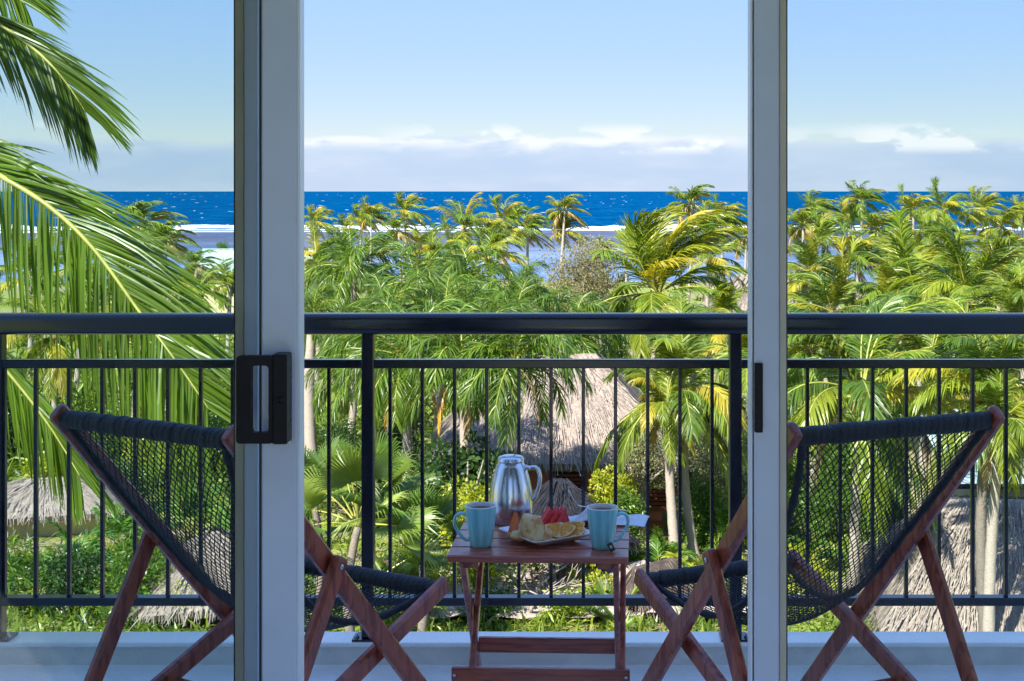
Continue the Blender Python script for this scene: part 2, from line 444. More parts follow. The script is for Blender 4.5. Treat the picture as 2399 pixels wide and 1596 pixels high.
def sea_mat():
    m, nt, b, o = new_mat('deep_sea')
    t = N(nt, 'ShaderNodeTexCoord'); mpn = N(nt, 'ShaderNodeMapping'); mpn.inputs['Scale'].default_value = (.05, .018, 1)
    L(nt, t.outputs['Object'], mpn.inputs[0])
    n = N(nt, 'ShaderNodeTexNoise'); n.inputs['Scale'].default_value = 1; n.inputs['Detail'].default_value = 6; n.inputs['Roughness'].default_value = .62
    L(nt, mpn.outputs[0], n.inputs[0])
    mpw = N(nt, 'ShaderNodeMapping'); mpw.inputs['Scale'].default_value = (.16, .035, 1); L(nt, t.outputs['Object'], mpw.inputs[0])
    nw = N(nt, 'ShaderNodeTexNoise'); nw.inputs['Scale'].default_value = 1; nw.inputs['Detail'].default_value = 4; L(nt, mpw.outputs[0], nw.inputs[0])
    c = MIXC(nt, MAPR(nt, n.outputs['Fac'], .3, .7), (.0, .044, .135), (.001, .072, .19))
    c = MIXC(nt, MAPR(nt, nw.outputs['Fac'], .52, .72, 0, .55), c, (.005, .105, .235))
    c = MIXC(nt, MAPR(nt, nw.outputs['Fac'], .48, .30, 0, .5), c, (.0, .028, .10))
    L(nt, c, b.inputs['Base Color'])
    b.inputs['Roughness'].default_value = .6
    b.inputs['Specular IOR Level'].default_value = .0
    return m
xs = [-30000, -9000, -3000, -1200] + [-600 + i*100 for i in range(13)] + [1200, 3000, 9000, 30000]
o = grid_sheet(xs, [495, 520, 600, 800, 1200, 2000, 4000, 9000, 20000, 60000], lambda x, y: SZ).build('sea', sea_mat()); tag(o, kind='structure')
def lagoon_mat():
    m, nt, b, o = new_mat('reef_lagoon')
    t = N(nt, 'ShaderNodeTexCoord'); mpn = N(nt, 'ShaderNodeMapping'); mpn.inputs['Scale'].default_value = (.02, .05, 1)
    L(nt, t.outputs['Object'], mpn.inputs[0])
    n = N(nt, 'ShaderNodeTexNoise'); n.inputs['Scale'].default_value = 1; n.inputs['Detail'].default_value = 7; n.inputs['Roughness'].default_value = .6
    L(nt, mpn.outputs[0], n.inputs[0])
    n2 = N(nt, 'ShaderNodeTexNoise'); n2.inputs['Scale'].default_value = 7; n2.inputs['Detail'].default_value = 4
    L(nt, mpn.outputs[0], n2.inputs[0])
    sp = N(nt, 'ShaderNodeSeparateXYZ'); L(nt, t.outputs['Object'], sp.inputs[0])
    far = MIXC(nt, MAPR(nt, n.outputs['Fac'], .35, .65), (.055, .068, .13), (.095, .10, .155))
    near = MIXC(nt, MAPR(nt, n.outputs['Fac'], .4, .62), (.085, .16, .30), (.19, .27, .37))
    c = MIXC(nt, MAPR(nt, sp.outputs['Y'], 420, 250), far, near)
    c = MIXC(nt, MAPR(nt, n2.outputs['Fac'], .60, .72, 0, .5), c, (.36, .42, .50))
    L(nt, c, b.inputs['Base Color'])
    b.inputs['Roughness'].default_value = .5
    b.inputs['Specular IOR Level'].default_value = .15
    return m
o = grid_sheet([-1500, -700, -300, 0, 300, 700, 1500], [205, 260, 330, 400, 460, 500], lambda x, y: SZ - .004).build('lagoon', lagoon_mat()); tag(o, kind='structure')
def foam_mat():
    m, nt, b, o = new_mat('foam')
    t = N(nt, 'ShaderNodeTexCoord')
    n = N(nt, 'ShaderNodeTexNoise'); n.inputs['Scale'].default_value = .35; n.inputs['Detail'].default_value = 5
    L(nt, t.outputs['Object'], n.inputs[0])
    L(nt, MIXC(nt, MAPR(nt, n.outputs['Fac'], .32, .55), (.45, .60, .70), (.66, .68, .70)), b.inputs['Base Color'])
    b.inputs['Roughness'].default_value = .9
    return m
M['foam'] = foam_mat()
def surf(y0, x0, x1, hmax, seed, step=2.5):
    mb = MB(); n = int((x1-x0)/step)
    prof = [(-7, 0), (-4, .35), (-1.5, .9), (0, 1.0), (2, .55), (5, .2), (9, 0)]
    vs = []
    for i in range(n+1):
        x = x0 + i*step
        k = max(.04, .70 + 1.3*noise.noise(Vector((x*.012, seed, 0))) + .9*noise.noise(Vector((x*.05, seed, 3))) + .4*noise.noise(Vector((x*.2, seed, 6))))
        e = min(1, i/12, (n-i)/12)
        w = 16*noise.noise(Vector((x*.006, seed+9, 1))) + 4*noise.noise(Vector((x*.05, seed+2, 1)))
        for dy, h in prof:
            jz = .25*noise.noise(Vector((x*.4, dy, seed)))
            vs.append((x, y0 + dy*(.6+.5*k) + w, SZ + .02 + max(0, (h + jz*h)*hmax*k*e)))
    q = len(prof)
    mb.add(vs, [(i*q+j, (i+1)*q+j, (i+1)*q+j+1, i*q+j+1) for i in range(n) for j in range(q-1)])
    return mb
for i, (y0, x0, x1, h, sd, lab) in enumerate((
    (505, -420, 420, 1.6, 1, 'long white line of surf breaking on the outer reef edge'),
    (535, -330, -60, .9, 5, 'short breaker just behind the surf line at the left'),
    (560, 20, 130, .8, 8, 'small breaker rising behind the surf line right of centre'),
    (478, -300, -40, .45, 14, 'thin wash of foam running in over the reef at left'))):
    o = surf(y0, x0, x1, h, sd).build('surf', M['foam'], None, True); tag(o, lab, 'surf', kind='structure')
# whitecaps: uncountable flecks on the open sea
mb = MB()
for i in range(420):
    y = 560 * math.exp(rnd.random()*2.6)
    x = (rnd.random()-.5)*y*1.0
    w = rnd.uniform(.5, 1.9)*(1 + y/2600); d = w*rnd.uniform(1.5, 3.0); hh = rnd.uniform(.04, .16)*(1+y/3500)
    c = Vector((x, y, SZ))
    mb.add([c+Vector((-w, -d*.2, .01)), c+Vector((-w*.3, -d, .01)), c+Vector((w, -d*.4, .01)), c+Vector((w*.4, d, .01)), c+Vector((-w*.1, 0, hh)), c+Vector((w*.5, d*.2, hh*.7))],
           [(0,1,4), (1,5,4), (1,2,5), (2,3,5), (3,4,5), (3,0,4)])
o = mb.build('whitecaps', M['foam']); tag(o, 'small whitecaps scattered over the open blue sea', 'whitecaps', kind='stuff')

# the unseen building round the camera; glass roof and tall wall added for light
def sbox(name, a, b, m):
    mb = MB(); mb.box(a, b); o = mb.build(name, m); tag(o, kind='structure'); return o
BY = -1.2          # unseen back wall, set close; its openings are added for fill light
sbox('room_floor', (-4, BY, -.3), (4, 2.18, -.012), M['room_floor'])  # unseen; kept dark to stay out of the pane reflections
sbox('room_floor_tiles', (-.92, BY, -.0115), (.60, 2.18, -.003), M['plaster'])  # pale strip added to bounce sunlight onto the door frames
for a_, b_ in ((-4.2, -4.0), (-2.62, -1.28), (.84, 1.84), (4.0, 4.2)):
    sbox('wall_back_pier', (a_, BY-.2, .12), (b_, BY, 2.52), M['curtain'])  # dark piers added where the panes mirror the back of the room
sbox('wall_back_sill', (-4.2, BY-.2, -.3), (4.2, BY, .12), M['curtain'])
sbox('wall_back_lintel', (-4.2, BY-.2, 2.52), (4.2, BY, 2.78), M['plaster'])
for sx, nm in ((-1, 'left'), (1, 'right')):     # unseen side walls, opened up to let fill light in
    x0, x1 = sorted((sx*4.0, sx*4.2))
    sbox('wall_%s_sill' % nm, (x0, BY, -.3), (x1, 2.18, .25), M['plaster'])
    sbox('wall_%s_lintel' % nm, (x0, BY, 2.5), (x1, 2.18, 2.6), M['plaster'])
    sbox('wall_%s_pier' % nm, (x0, 1.7, .25), (x1, 2.18, 2.5), M['plaster'])
sbox('facade_wall_left', (-5.2, 2.18, -11.2), (-2.1, 2.42, 2.61), M['plaster'])
sbox('facade_wall_right', (2.1, 2.18, -11.2), (5.2, 2.42, 2.61), M['plaster'])
sbox('facade_wall_above', (-2.1, 2.18, 2.42), (2.1, 2.42, 2.61), M['plaster'])
sbox('facade_wall_below', (-2.1, 2.18, -11.2), (2.1, 2.42, -.2), M['plaster'])
sbox('upper_wing_wall', (-10, BY-.6, 2.785), (6, BY-.2, 9.4), M['plaster'])  # unseen wall added to keep sun off the balcony and reflect sky
sbox('glass_roof', (-4.2, BY, 2.72), (4.2, 2.42, 2.728), M['glass'])  # made-up clear roof that lets sky light down into the room
for i in range(8): sbox('roof_rafter', (-4.2+i*1.18, BY, 2.62), (-4.15+i*1.18, 2.42, 2.718), M['white_frame'])  # bars of the added roof
sbox('lower_storeys', (-5.2, -1.4, -11.2), (5.2, 2.17, -.31), M['plaster'])
# balcony slab, floor and kerb
sbox('balcony_slab', (-4, 2.422, -.32), (4, 4.36, -.06), M['kerb_face'])
sbox('balcony_floor', (-4, 2.19, -.055), (4, 4.30, 0), M['concrete'])
mb = MB()
mb.beam((-4, 4.306, .018), (4, 4.306, .018), .106, .074, (0, 1, 0), .01)
o = mb.build('kerb', M['kerb_face']); tag(o, kind='structure')
mb = MB()
mb.beam((-4, 4.302, .0615), (4, 4.302, .0615), .113, .013, (0, 1, 0), .2)
c = mb.build('kerb_coping', M['concrete'], o)
# ------------------------------------------------------------------ sliding doors
def stile(name, px0, px1, d, depth, m, parent, ch=.08):
    x0, x1 = (px0-CX)*d/F_PX, (px1-CX)*d/F_PX
    mb = MB(); mb.beam(((x0+x1)/2, d+depth/2, .01), ((x0+x1)/2, d+depth/2, 2.42), x1-x0, depth, (1, 0, 0), ch)
    return mb.build(name, m, parent)
def pane(x0, x1, y, parent):
    mb = MB(); mb.box((x0, y, .06), (x1, y+.005, 2.38)); return mb.build('glass_pane', M['glass'], parent)
def hrail(x0, x1, d, depth, parent):
    for z0, z1, nm in ((.01, .09, 'bottom_rail'), (2.34, 2.42, 'top_rail')):
        mb = MB(); mb.beam((x0, d+depth/2, (z0+z1)/2), (x1, d+depth/2, (z0+z1)/2), depth, z1-z0, (0, 1, 0), .08); mb.build(nm, M['white_frame'], parent)
# near sliding leaf at the left with the black pull handle
t = thing('sliding_door', 'white framed sliding glass door with a black pull handle, left of the opening', 'door', (0, 0, 0))
stile('stile', 612, 697, 2.25, .040, M['white_frame'], t)
stile('edge_strip', 697.3, 703, 2.252, .034, M['edge_white'], t)  # added strip for the bright sky-lit side of the stile
stile('gasket', 607, 611.6, 2.262, .02, M['gasket'], t)
xl = (607-CX)*2.27/F_PX
pane(-2.05, xl, 2.268, t); hrail(-2.05, xl, 2.25, .04, t)
dh = 2.215
def X(px, d): return (px-CX)*d/F_PX
def Z(py, d): return CAM_Z - (py-HY)*d/F_PX
# D-shaped pull: plate with a rounded slot, built as a ring of quads
def ring_plate(out, inn, y0, y1, name, m, parent, crn=.006, nseg=5):
    def rr(x0, x1, z0, z1, r):
        pts = []
        for cx_, cz_, a0 in ((x1-r, z1-r, 0), (x0+r, z1-r, 90), (x0+r, z0+r, 180), (x1-r, z0+r, 270)):
            for k in range(nseg+1):
                a = math.radians(a0 + 90*k/nseg); pts.append((cx_ + r*math.cos(a), cz_ + r*math.sin(a)))
        return pts
    A = rr(*out, crn); B = rr(*inn, crn); n = len(A); mb = MB()
    vs = [(x, y0, z) for x, z in A] + [(x, y0, z) for x, z in B] + [(x, y1, z) for x, z in A] + [(x, y1, z) for x, z in B]
    fs = []
    for i in range(n):
        j = (i+1) % n
        fs += [(i, j, n+j, n+i), (2*n+i, 3*n+i, 3*n+j, 2*n+j), (i, 2*n+i, 2*n+j, j), (n+i, n+j, 3*n+j, 3*n+i)]
    mb.add(vs, fs)
    return mb.build(name, m, parent)
hd = ring_plate((X(553, dh), X(640, dh), Z(1040, dh), Z(834, dh)), (X(588, dh), X(629, dh), Z(1014, dh), Z(857, dh)), dh, dh+.014, 'handle', M['black_plastic'], t)
mb = MB(); mb.beam((X(655, 2.21), 2.228, Z(1041, 2.21)), (X(655, 2.21), 2.228, Z(831, 2.21)), X(672, 2.21)-X(637, 2.21), .042, (1, 0, 0), .12)
mb.build('lock_body', M['black_plastic'], hd)
mb = MB(); mb.beam((X(677, 2.24), 2.244, Z(1040, 2.24)), (X(677, 2.24), 2.244, Z(827, 2.24)), .006, .010, (1, 0, 0), .2)
mb.build('lock_plate', M['steel'], hd)
for py in (882, 980):
    mb = MB(); mb.tube([(X(676, 2.238), 2.238, Z(py, 2.238)), (X(684, 2.238), 2.238, Z(py+2, 2.238))], .0025, 8); mb.build('screw', M['steel'], hd)
mb = MB(); mb.lathe([(.0001, 0), (.006, .0005), (.0062, .002), (.004, .0035), (.0001, .0036)], 14)
o = mb.build('lock_cylinder', M['black_plastic'], hd, True); o.location = (X(657, 2.2), 2.207, Z(938, 2.2)); o.rotation_euler = (math.radians(90), 0, 0)
# far fixed leaf behind it
t = thing('fixed_window', 'fixed glass panel with pale stile seen behind the sliding door at left', 'window')
stile('stile', 571, 606, 2.312, .035, M['white_frame'], t)
stile('glazing_bead', 550, 570.6, 2.318, .028, M['cream_bead'], t)
stile('gasket', 547.5, 549.8, 2.324, .018, M['gasket'], t)
pane(-2.05, X(549, 2.33), 2.33, t); hrail(-2.05, X(549, 2.33), 2.312, .035, t)
# right leaf
t = thing('sliding_door', 'glass door panel with slim white stile and black latch, right of the opening', 'door')
stile('edge_strip', 1758, 1763, 2.254, .036, M['edge_white'], t)  # lit left face of the stile, drawn as a whiter strip
stile('gasket', 1763.3, 1766.5, 2.266, .02, M['gasket'], t)
stile('stile', 1767, 1826.5, 2.25, .042, M['white_frame'], t)
stile('glazing_bead', 1827, 1842.5, 2.257, .028, M['cream_bead'], t)
stile('gasket', 1843, 1845, 2.266, .018, M['gasket'], t)
pane(X(1844, 2.272), 2.05, 2.272, t); hrail(X(1844, 2.272), 2.05, 2.25, .04, t)
mb = MB(); mb.beam((X(1777.5, 2.246), 2.248, Z(1013, 2.246)), (X(1777.5, 2.246), 2.248, Z(851, 2.246)), X(1787, 2.246)-X(1768, 2.246), .012, (1, 0, 0), .2)
mb.build('latch', M['black_plastic'], t)

# ------------------------------------------------------------------ railing
rl = thing('balcony_railing', 'black metal balcony railing with round top rail and thin upright bars', 'railing', (0, 4.29, .07))
def rb(name, mb, smooth=False):
    o = mb.build(name, M['rail'], None, smooth); o.parent = rl; o.matrix_parent_inverse = Matrix.Translation((0, -4.29, -.07)); return o
mb = MB()
prof = []
for k in range(40):
    a = 2*math.pi*(k+.5)/40
    cx_, cy_ = math.cos(a), math.sin(a)
    prof.append((.036*math.copysign(abs(cx_)**.55, cx_), .0325*math.copysign(abs(cy_)**.55, cy_)))
mb.sweep([(Vector((x, 4.29, 1.0265)), Vector((0, 1, 0)), Vector((0, 0, 1))) for x in (-4, 4)], prof)
rb('top_rail', mb, True)
mb = MB(); mb.beam((-4, 4.29, .905), (4, 4.29, .905), .034, .026, (0, 1, 0), .1); rb('middle_rail', mb)
mb = MB(); mb.beam((-4, 4.29, .184), (4, 4.29, .184), .040, .025, (0, 1, 0), .08); rb('bottom_rail', mb)
for x in (-.642, .4745, 1.60, -1.77):
    mb = MB(); mb.beam((x, 4.29, .0745), (x, 4.29, 1.0), .037, .0435, (1, 0, 0), .08); p = rb('post', mb)
    mb = MB(); mb.box((x-.045, 4.256, .0685), (x+.045, 4.332, .0745)); b = mb.build('base_plate', M['rail'], p)
    for sx in (-.034, .034):
        mb = MB(); mb.lathe([(.008, 0), (.008, .004), (.0045, .006), (.0045, .013), (.001, .0135)], 8, (x+sx, 4.28, .0746)); mb.build('bolt', M['steel'], p)
bars = [8, 82, 160, 238, 315, 392, 469, 544, 619, 695, 770] + [913.6+75.5*i for i in range(11)] + [1815, 1892, 1969, 2045, 2124, 2201, 2280, 2358, 2436]
bars = [-68, -144] + bars
for px in bars:
    x = X(px, 4.282)
    mb = MB(); mb.beam((x, 4.29, .1966), (x, 4.29, .8918), .0105, .018, (1, 0, 0), .12); rb('baluster', mb)

# ------------------------------------------------------------------ folding net chairs
def catmull(P, n):
    out = []
    for i in range(len(P)-1):
        p0, p1, p2, p3 = P[max(i-1, 0)], P[i], P[i+1], P[min(i+2, len(P)-1)]
        for k in range(n):
            t_ = k/n
            out.append(tuple(.5*((2*b) + (c-a)*t_ + (2*a-5*b+4*c-d)*t_*t_ + (-a+3*b-3*c+d)*t_**3) for a, b, c, d in zip(p0, p1, p2, p3)))
    out.append(tuple(P[-1])); return out
def make_chair(label, loc, yaw, seed):
    r = random.Random(seed)
    t = thing('folding_chair', label, 'chair', loc, -yaw, 'folding net chairs beside the little table')
    W, WS, WL = .523, .4545, .5775
    T, Ff, S, Bk = (-.271, .930), (.551, .0), (.446, .453), (-.66, .0446)
    P_, Lg = (.003, .6195), (-.346, 0.0)
    V = lambda x, p: Vector((x, p[0], p[1]))
    def ext(a, b, e0, e1):
        d = Vector((b[0]-a[0], b[1]-a[1])).normalized(); return (a[0]-d.x*e0, a[1]-d.y*e0), (b[0]+d.x*e1, b[1]+d.y*e1)
    for s in (-1, 1):
        a, b = ext(T, Ff, .028, -.005)
        mb = MB(); mb.beam(V(s*W/2, a), V(s*W/2, b), .024, .046, (1, 0, 0), .28, .012); mb.build('back_rail', M['wood'], t)
        a, b = ext(S, Bk, .03, 0)
        mb = MB(); mb.beam(V(s*WS/2, a), V(s*WS/2, b), .024, .046, (1, 0, 0), .28, .012); mb.build('seat_rail', M['wood'], t)
        a, b = ext(P_, Lg, .022, -.005)
        mb = MB(); mb.beam(V(s*WL/2, a), V(s*WL/2, b), .024, .044, (1, 0, 0), .28, .012); lg = mb.build('leg', M['wood'], t)
        mb = MB(); mb.lathe([(.001, 0), (.006, .0005), (.006, .0025), (.001, .004)], 10)
        q = mb.build('bolt', M['steel'], lg, True); q.location = (s*(WL/2+.0122), P_[0], P_[1]); q.rotation_euler = (0, s*math.pi/2, 0)
    mb = MB(); mb.beam((-WS/2, .02, .262), (WS/2, .02, .262), .02, .036, (0, 1, 0), .2); mb.build('stretcher', M['wood'], t)
    mb = MB(); mb.beam((-WL/2, -.285, .115), (WL/2, -.285, .115), .02, .036, (0, 1, 0), .2); mb.build('stretcher', M['wood'], t)
    # top and front bars wrapped in black strap
    for nm, c, hw, n in (('head_bar', T, W/2-.013, 30), ('front_bar', S, WS/2-.013, 26)):
        mb = MB(); mb.tube([(-hw-.01, c[0], c[1]), (hw+.01, c[0], c[1])], .014, 12); hb = mb.build(nm, M['wood'], t, True)
        mb = MB()
        for k in range(n):
            x0 = -hw + 2*hw*k/n; x1 = -hw + 2*hw*(k+1)/n
            rr = .0198 + r.uniform(-.0014, .0016); sk = .006
            pr = []
            path = []
            for x, q in ((x0-.0012, .93), (x0+.0012, 1.0), ((x0+x1)/2, 1.01), (x1-.0012, 1.0), (x1+.001, .93)):
                path.append((Vector((x, c[0], c[1])), q))
            vs = []; m_ = 14
            for p, q in path:
                for a in range(m_):
                    an = 2*math.pi*a/m_
                    ca, sa = math.cos(an), math.sin(an)
                    vs.append(p + Vector((sk*math.sin(an+1), rr*q*math.copysign(abs(ca)**.8, ca), rr*q*math.copysign(abs(sa)**.8, sa))))
            mb.add(vs, [(i*m_+a, i*m_+(a+1) % m_, (i+1)*m_+(a+1) % m_, (i+1)*m_+a) for i in range(4) for a in range(m_)])
        mb.build('strap_wrap', M['strap'], hb, True)
    # net sling
    C = catmull([(-.272, .912), (-.185, .778), (-.07, .635), (.05, .505), (.17, .434), (.29, .418), (.37, .428), (.444, .446)], 14)
    ln = [0]
    for a, b in zip(C, C[1:]): ln.append(ln[-1] + math.hypot(b[0]-a[0], b[1]-a[1]))
    def prof(s):
        q = s*ln[-1]
        for i in range(len(C)-1):
            if ln[i+1] >= q:
                f = (q-ln[i])/(ln[i+1]-ln[i]); return C[i][0]*(1-f)+C[i+1][0]*f, C[i][1]*(1-f)+C[i+1][1]*f
        return C[-1]
    def surf_pt(s, tt):
        u, z = prof(s)
        mid = math.sin(math.pi*min(1, max(0, s)))
        hw = (W/2-.030)*(1-s) + (WS/2-.03)*s - .055*mid**.8
        dip = .055*mid*(1-tt*tt)
        return Vector((tt*hw, u, z - dip))
    NI, NJ = 48, 76
    mb = MB(); G = {}
    for j in range(NJ+1):
        for i in range(NI+1):
            if (i+j) % 2 == 0:
                s = j/NJ; tt = -1 + 2*i/NI
                js = r.uniform(-.22, .22)/NJ if 0 < j < NJ else 0; jt = r.uniform(-.25, .25)*2/NI if 0 < i < NI else 0
                G[i, j] = surf_pt(s+js, tt+jt)
    for (i, j), p in G.items():
        for di in (-1, 1):
            q = G.get((i+di, j+1))
            if q is None: continue
            d = (q-p).normalized(); A = d.cross(Vector((.2, .5, 1))).normalized(); B = d.cross(A); w = .0014
            mb.add([p+A*w, p-A*.5*w+B*.87*w, p-A*.5*w-B*.87*w, q+A*w, q-A*.5*w+B*.87*w, q-A*.5*w-B*.87*w], [(0,1,4,3), (1,2,5,4), (2,0,3,5)])
    net = mb.build('net_sling', M['rope'], t)
    for s_ in (-1, 1):
        mb = MB(); pts = [surf_pt(k/40, s_*1.02) for k in range(41)]
        e = Vector((s_*(W/2-.015), T[0], T[1]-.01))
        mb.tube([e] + pts, [.014]+[.0085+.0015*math.sin(k*2.1) for k in range(41)], 8); mb.build('edge_cord', M['rope'], net, True)
    return t
make_chair('dark wood folding chair with black net sling, left of the table', (-.7705, 3.1918, 0), .5514, 3)
make_chair('dark wood folding chair with black net sling, right of the table', (.5529, 3.2163, 0), -.4339, 4)

# ------------------------------------------------------------------ side table and breakfast
TZ = .50
tb = thing('side_table', 'small folding side table of reddish brown wooden slats holding the breakfast', 'table', (-.098, 3.812, 0), math.radians(-2.4))
TW, TD = .464, .458
for k in range(5):
    y0 = -TD/2 + k*TD/5
    mb = MB(); mb.beam((-TW/2, y0+TD/10, TZ-.009), (TW/2, y0+TD/10, TZ-.009), TD/5-.0045, .018, (0, 1, 0), .2); mb.build('slat', M['wood_top'], tb)
for x in (-.172, .172):
    mb = MB(); mb.beam((x, -TD/2+.02, TZ-.0275), (x, TD/2-.02, TZ-.0275), .038, .018, (1, 0, 0), .1); mb.build('cleat', M['wood'], tb)
for s in (-1, 1):
    for off, ya, yb in ((.198, -.17, .255), (.180, .17, -.255)) if s < 0 else ((.200, -.17, .255), (.216, .17, -.255)):
        mb = MB(); mb.beam((s*off, ya, TZ-.02), (s*off, yb, .004), .0155, .034, (1, 0, 0), .2); mb.build('leg', M['wood'], tb)
mb = MB(); mb.beam((-.226, -.165, .172), (.236, -.165, .172), .016, .048, (0, 1, 0), .12); st = mb.build('stretcher', M['wood_top'], tb)
for x in (-.218, .226):
    mb = MB(); mb.lathe([(.001, 0), (.0045, .0005), (.0045, .002), (.001, .003)], 10); q = mb.build('screw', M['steel'], st, True); q.location = (x, -.1735, .176); q.rotation_euler = (math.radians(90), 0, 0)
mb = MB(); mb.beam((-.190, .135, .158), (.198, .135, .158), .016, .042, (0, 1, 0), .12); mb.build('stretcher', M['wood_top'], tb)

def mug(label, loc, hrot, liquid):
    t = thing('mug', label, 'mug', loc, 0, 'mugs on the side table')
    out = [(.0255, 0), (.0275, .0015), (.029, .010), (.0322, .030), (.0362, .055), (.0392, .080), (.0406, .098), (.0408, .1055)]
    mb = MB(); mb.lathe(out, 48); mb.f.pop(); mb.m.pop()
    mb.build('body', M['mug'], t, True)
    mb = MB(); mb.lathe([(.0408, .1055), (.0405, .1075), (.0388, .1078), (.0378, .1055), (.0370, .09), (.034, .06), (.029, .02), (.001, .012)], 48); mb.f.pop(); mb.m.pop(); mb.f.pop(); mb.m.pop()
    mb.build('interior', M['mug_in'], t, True)
    mb = MB(); mb.lathe([(.0372, .0965), (.001, .0966)], 48); mb.build('drink', M[liquid], t)
    mb = MB(); pts = []
    for p in catmull([(.0375, .082), (.052, .088), (.066, .079), (.068, .058), (.056, .036), (.042, .020), (.031, .018)], 6): pts.append((p[0], 0, p[1]))
    path = []
    for i, p in enumerate(pts):
        a = Vector(pts[max(0, i-1)]); b = Vector(pts[min(len(pts)-1, i+1)]); d = (b-a).normalized()
        path.append((Vector(p), Vector((0, 1, 0)), d.cross(Vector((0, 1, 0)))))
    mb.sweep(path, [(.0062*math.cos(2*math.pi*k/12), .0042*math.sin(2*math.pi*k/12)) for k in range(12)])
    h = mb.build('handle', M['mug'], t, True); h.rotation_euler = (0, 0, hrot)
    return t
mug('turquoise mug of coffee with its handle to the left, left of the plate', (-.258, 3.69, TZ), math.radians(188), 'coffee')
m2 = mug('turquoise mug with a dark tea bag tag hanging out, right of the plate', (.0605, 3.672, TZ), math.radians(12), 'tea')
mb = MB(); pts = [(.018, -.0372, .108), (.0185, -.0385, .1), (.0185, -.037, .07), (.019, -.033, .035), (.020, -.034, .02)]
mb.tube(pts, .0006, 5); mb.build('tea_string', M['string'], m2)
mb = MB(); mb.beam((.0165, -.0365, .0215), (.0275, -.0385, .0015), .014, .0012, (1, 0, .3), .1); tg = mb.build('tea_tag', M['tag_green'], m2)
mb = MB(); mb.beam((.0195, -.0379, .0152), (.0235, -.0386, .0085), .006, .0008, (1, 0, .3), .1); mb.build('tag_mark', M['tag_white'], tg)

cf = thing('carafe', 'polished steel insulated coffee carafe standing behind the plate', 'carafe', (-.192, 3.955, TZ))
body = [(.045, 0), (.048, .002), (.0535, .02), (.0565, .05), (.0565, .075), (.053, .105), (.0465, .135), (.0395, .157), (.0345, .168), (.033, .172)]
mb = MB(); mb.lathe([tuple(p) for p in catmull(body, 4)], 64); mb.build('body', M['chrome'], cf, True)
mb = MB(); mb.lathe([(.0325, .172), (.0345, .1725), (.0348, .180), (.0335, .1815), (.034, .183), (.030, .187), (.018, .1905), (.001, .1915)], 56); mb.build('lid', M['chrome'], cf, True)
mb = MB(); pts = [Vector((p[0], 0, p[1])) for p in catmull([(.036, .160), (.047, .156), (.062, .158), (.072, .150), (.0765, .128), (.072, .098), (.062, .072), (.0545, .066)], 6)]
mb.tube(pts, [.006]*8 + [.0055]*(len(pts)-8), 12); h = mb.build('handle', M['chrome'], cf, True); h.rotation_euler = (0, 0, math.radians(-6))
cf.scale = (1.08, 1.08, .99)
pa = math.atan2(-.156, .105)
pl = thing('plate', 'square white porcelain plate of fruit and pastries', 'plate', (-.088, 3.762, TZ), pa)
def square_plate():
    mb = MB(); n = 12; k = 8
    rings = [(.055, .0), (.058, .002), (.075, .010), (.090, .019), (.0955, .0225), (.0965, .0245), (.094, .0245), (.088, .021), (.072, .012), (.060, .0075), (.001, .006)]
    vs = []; m_ = 4*k
    for h_, z in rings:
        rc = h_*.16
        for q, (cx_, cy_) in enumerate(((1, 1), (-1, 1), (-1, -1), (1, -1))):
            for j in range(k):
                a = math.radians(90*q + 90*j/(k-1))
                vs.append((cx_*(h_-rc)+rc*math.cos(a), cy_*(h_-rc)+rc*math.sin(a), z))
    fs = [(i*m_+a, i*m_+(a+1) % m_, (i+1)*m_+(a+1) % m_, (i+1)*m_+a) for i in range(len(rings)-1) for a in range(m_)]
    fs.append(tuple(range(m_-1, -1, -1))); mb.add(vs, fs); return mb
square_plate().build('dish', M['porcelain'], pl, True)

def blob(name, label, cat, loc, size, rot, mat, seed, ridges=0, group=None, n=26, m_=18):
    mb = MB(); vs = []
    for i in range(m_+1):
        th = math.pi*i/m_
        for k in range(n):
            ph = 2*math.pi*k/n
            v = Vector((math.sin(th)*math.cos(ph), math.sin(th)*math.sin(ph), math.cos(th)))
            q = 1 + .13*noise.noise(v*1.7+Vector((seed, 0, 0))) + .05*noise.noise(v*5+Vector((0, seed, 0)))
            if ridges: q += .07*abs(math.sin(ridges*math.pi*(v.z*.5+.5) + v.x*1.3))
            vs.append((v.x*size[0]*q, v.y*size[1]*q, v.z*size[2]*q))
    mb.add(vs, [(i*n+k, (i+1)*n+k, (i+1)*n+(k+1) % n, i*n+(k+1) % n) for i in range(m_) for k in range(n)])
    o = mb.build(name, mat, None, True); o.location = loc; o.rotation_euler = rot
    return tag(o, label, cat, group)
pz = TZ + .008
blob('pastry', 'golden pastry standing up at the front of the plate', 'pastry', (-.124, 3.700, pz+.036), (.031, .025, .039), (math.radians(-18), math.radians(-14), .3), M['pastry'], 1.3, 3, 'pastries on the plate')
blob('pastry', 'pale pastry lying behind the front one, by the papaya', 'pastry', (-.158, 3.712, pz+.013), (.026, .02, .014), (0, .1, .6), M['pastry'], 4.1, 2, 'pastries on the plate')
blob('pastry', 'pastry tucked between the front pastry and the orange pieces', 'pastry', (-.092, 3.715, pz+.016), (.022, .024, .019), (0, .2, -.5), M['pastry'], 7.7, 2, 'pastries on the plate')
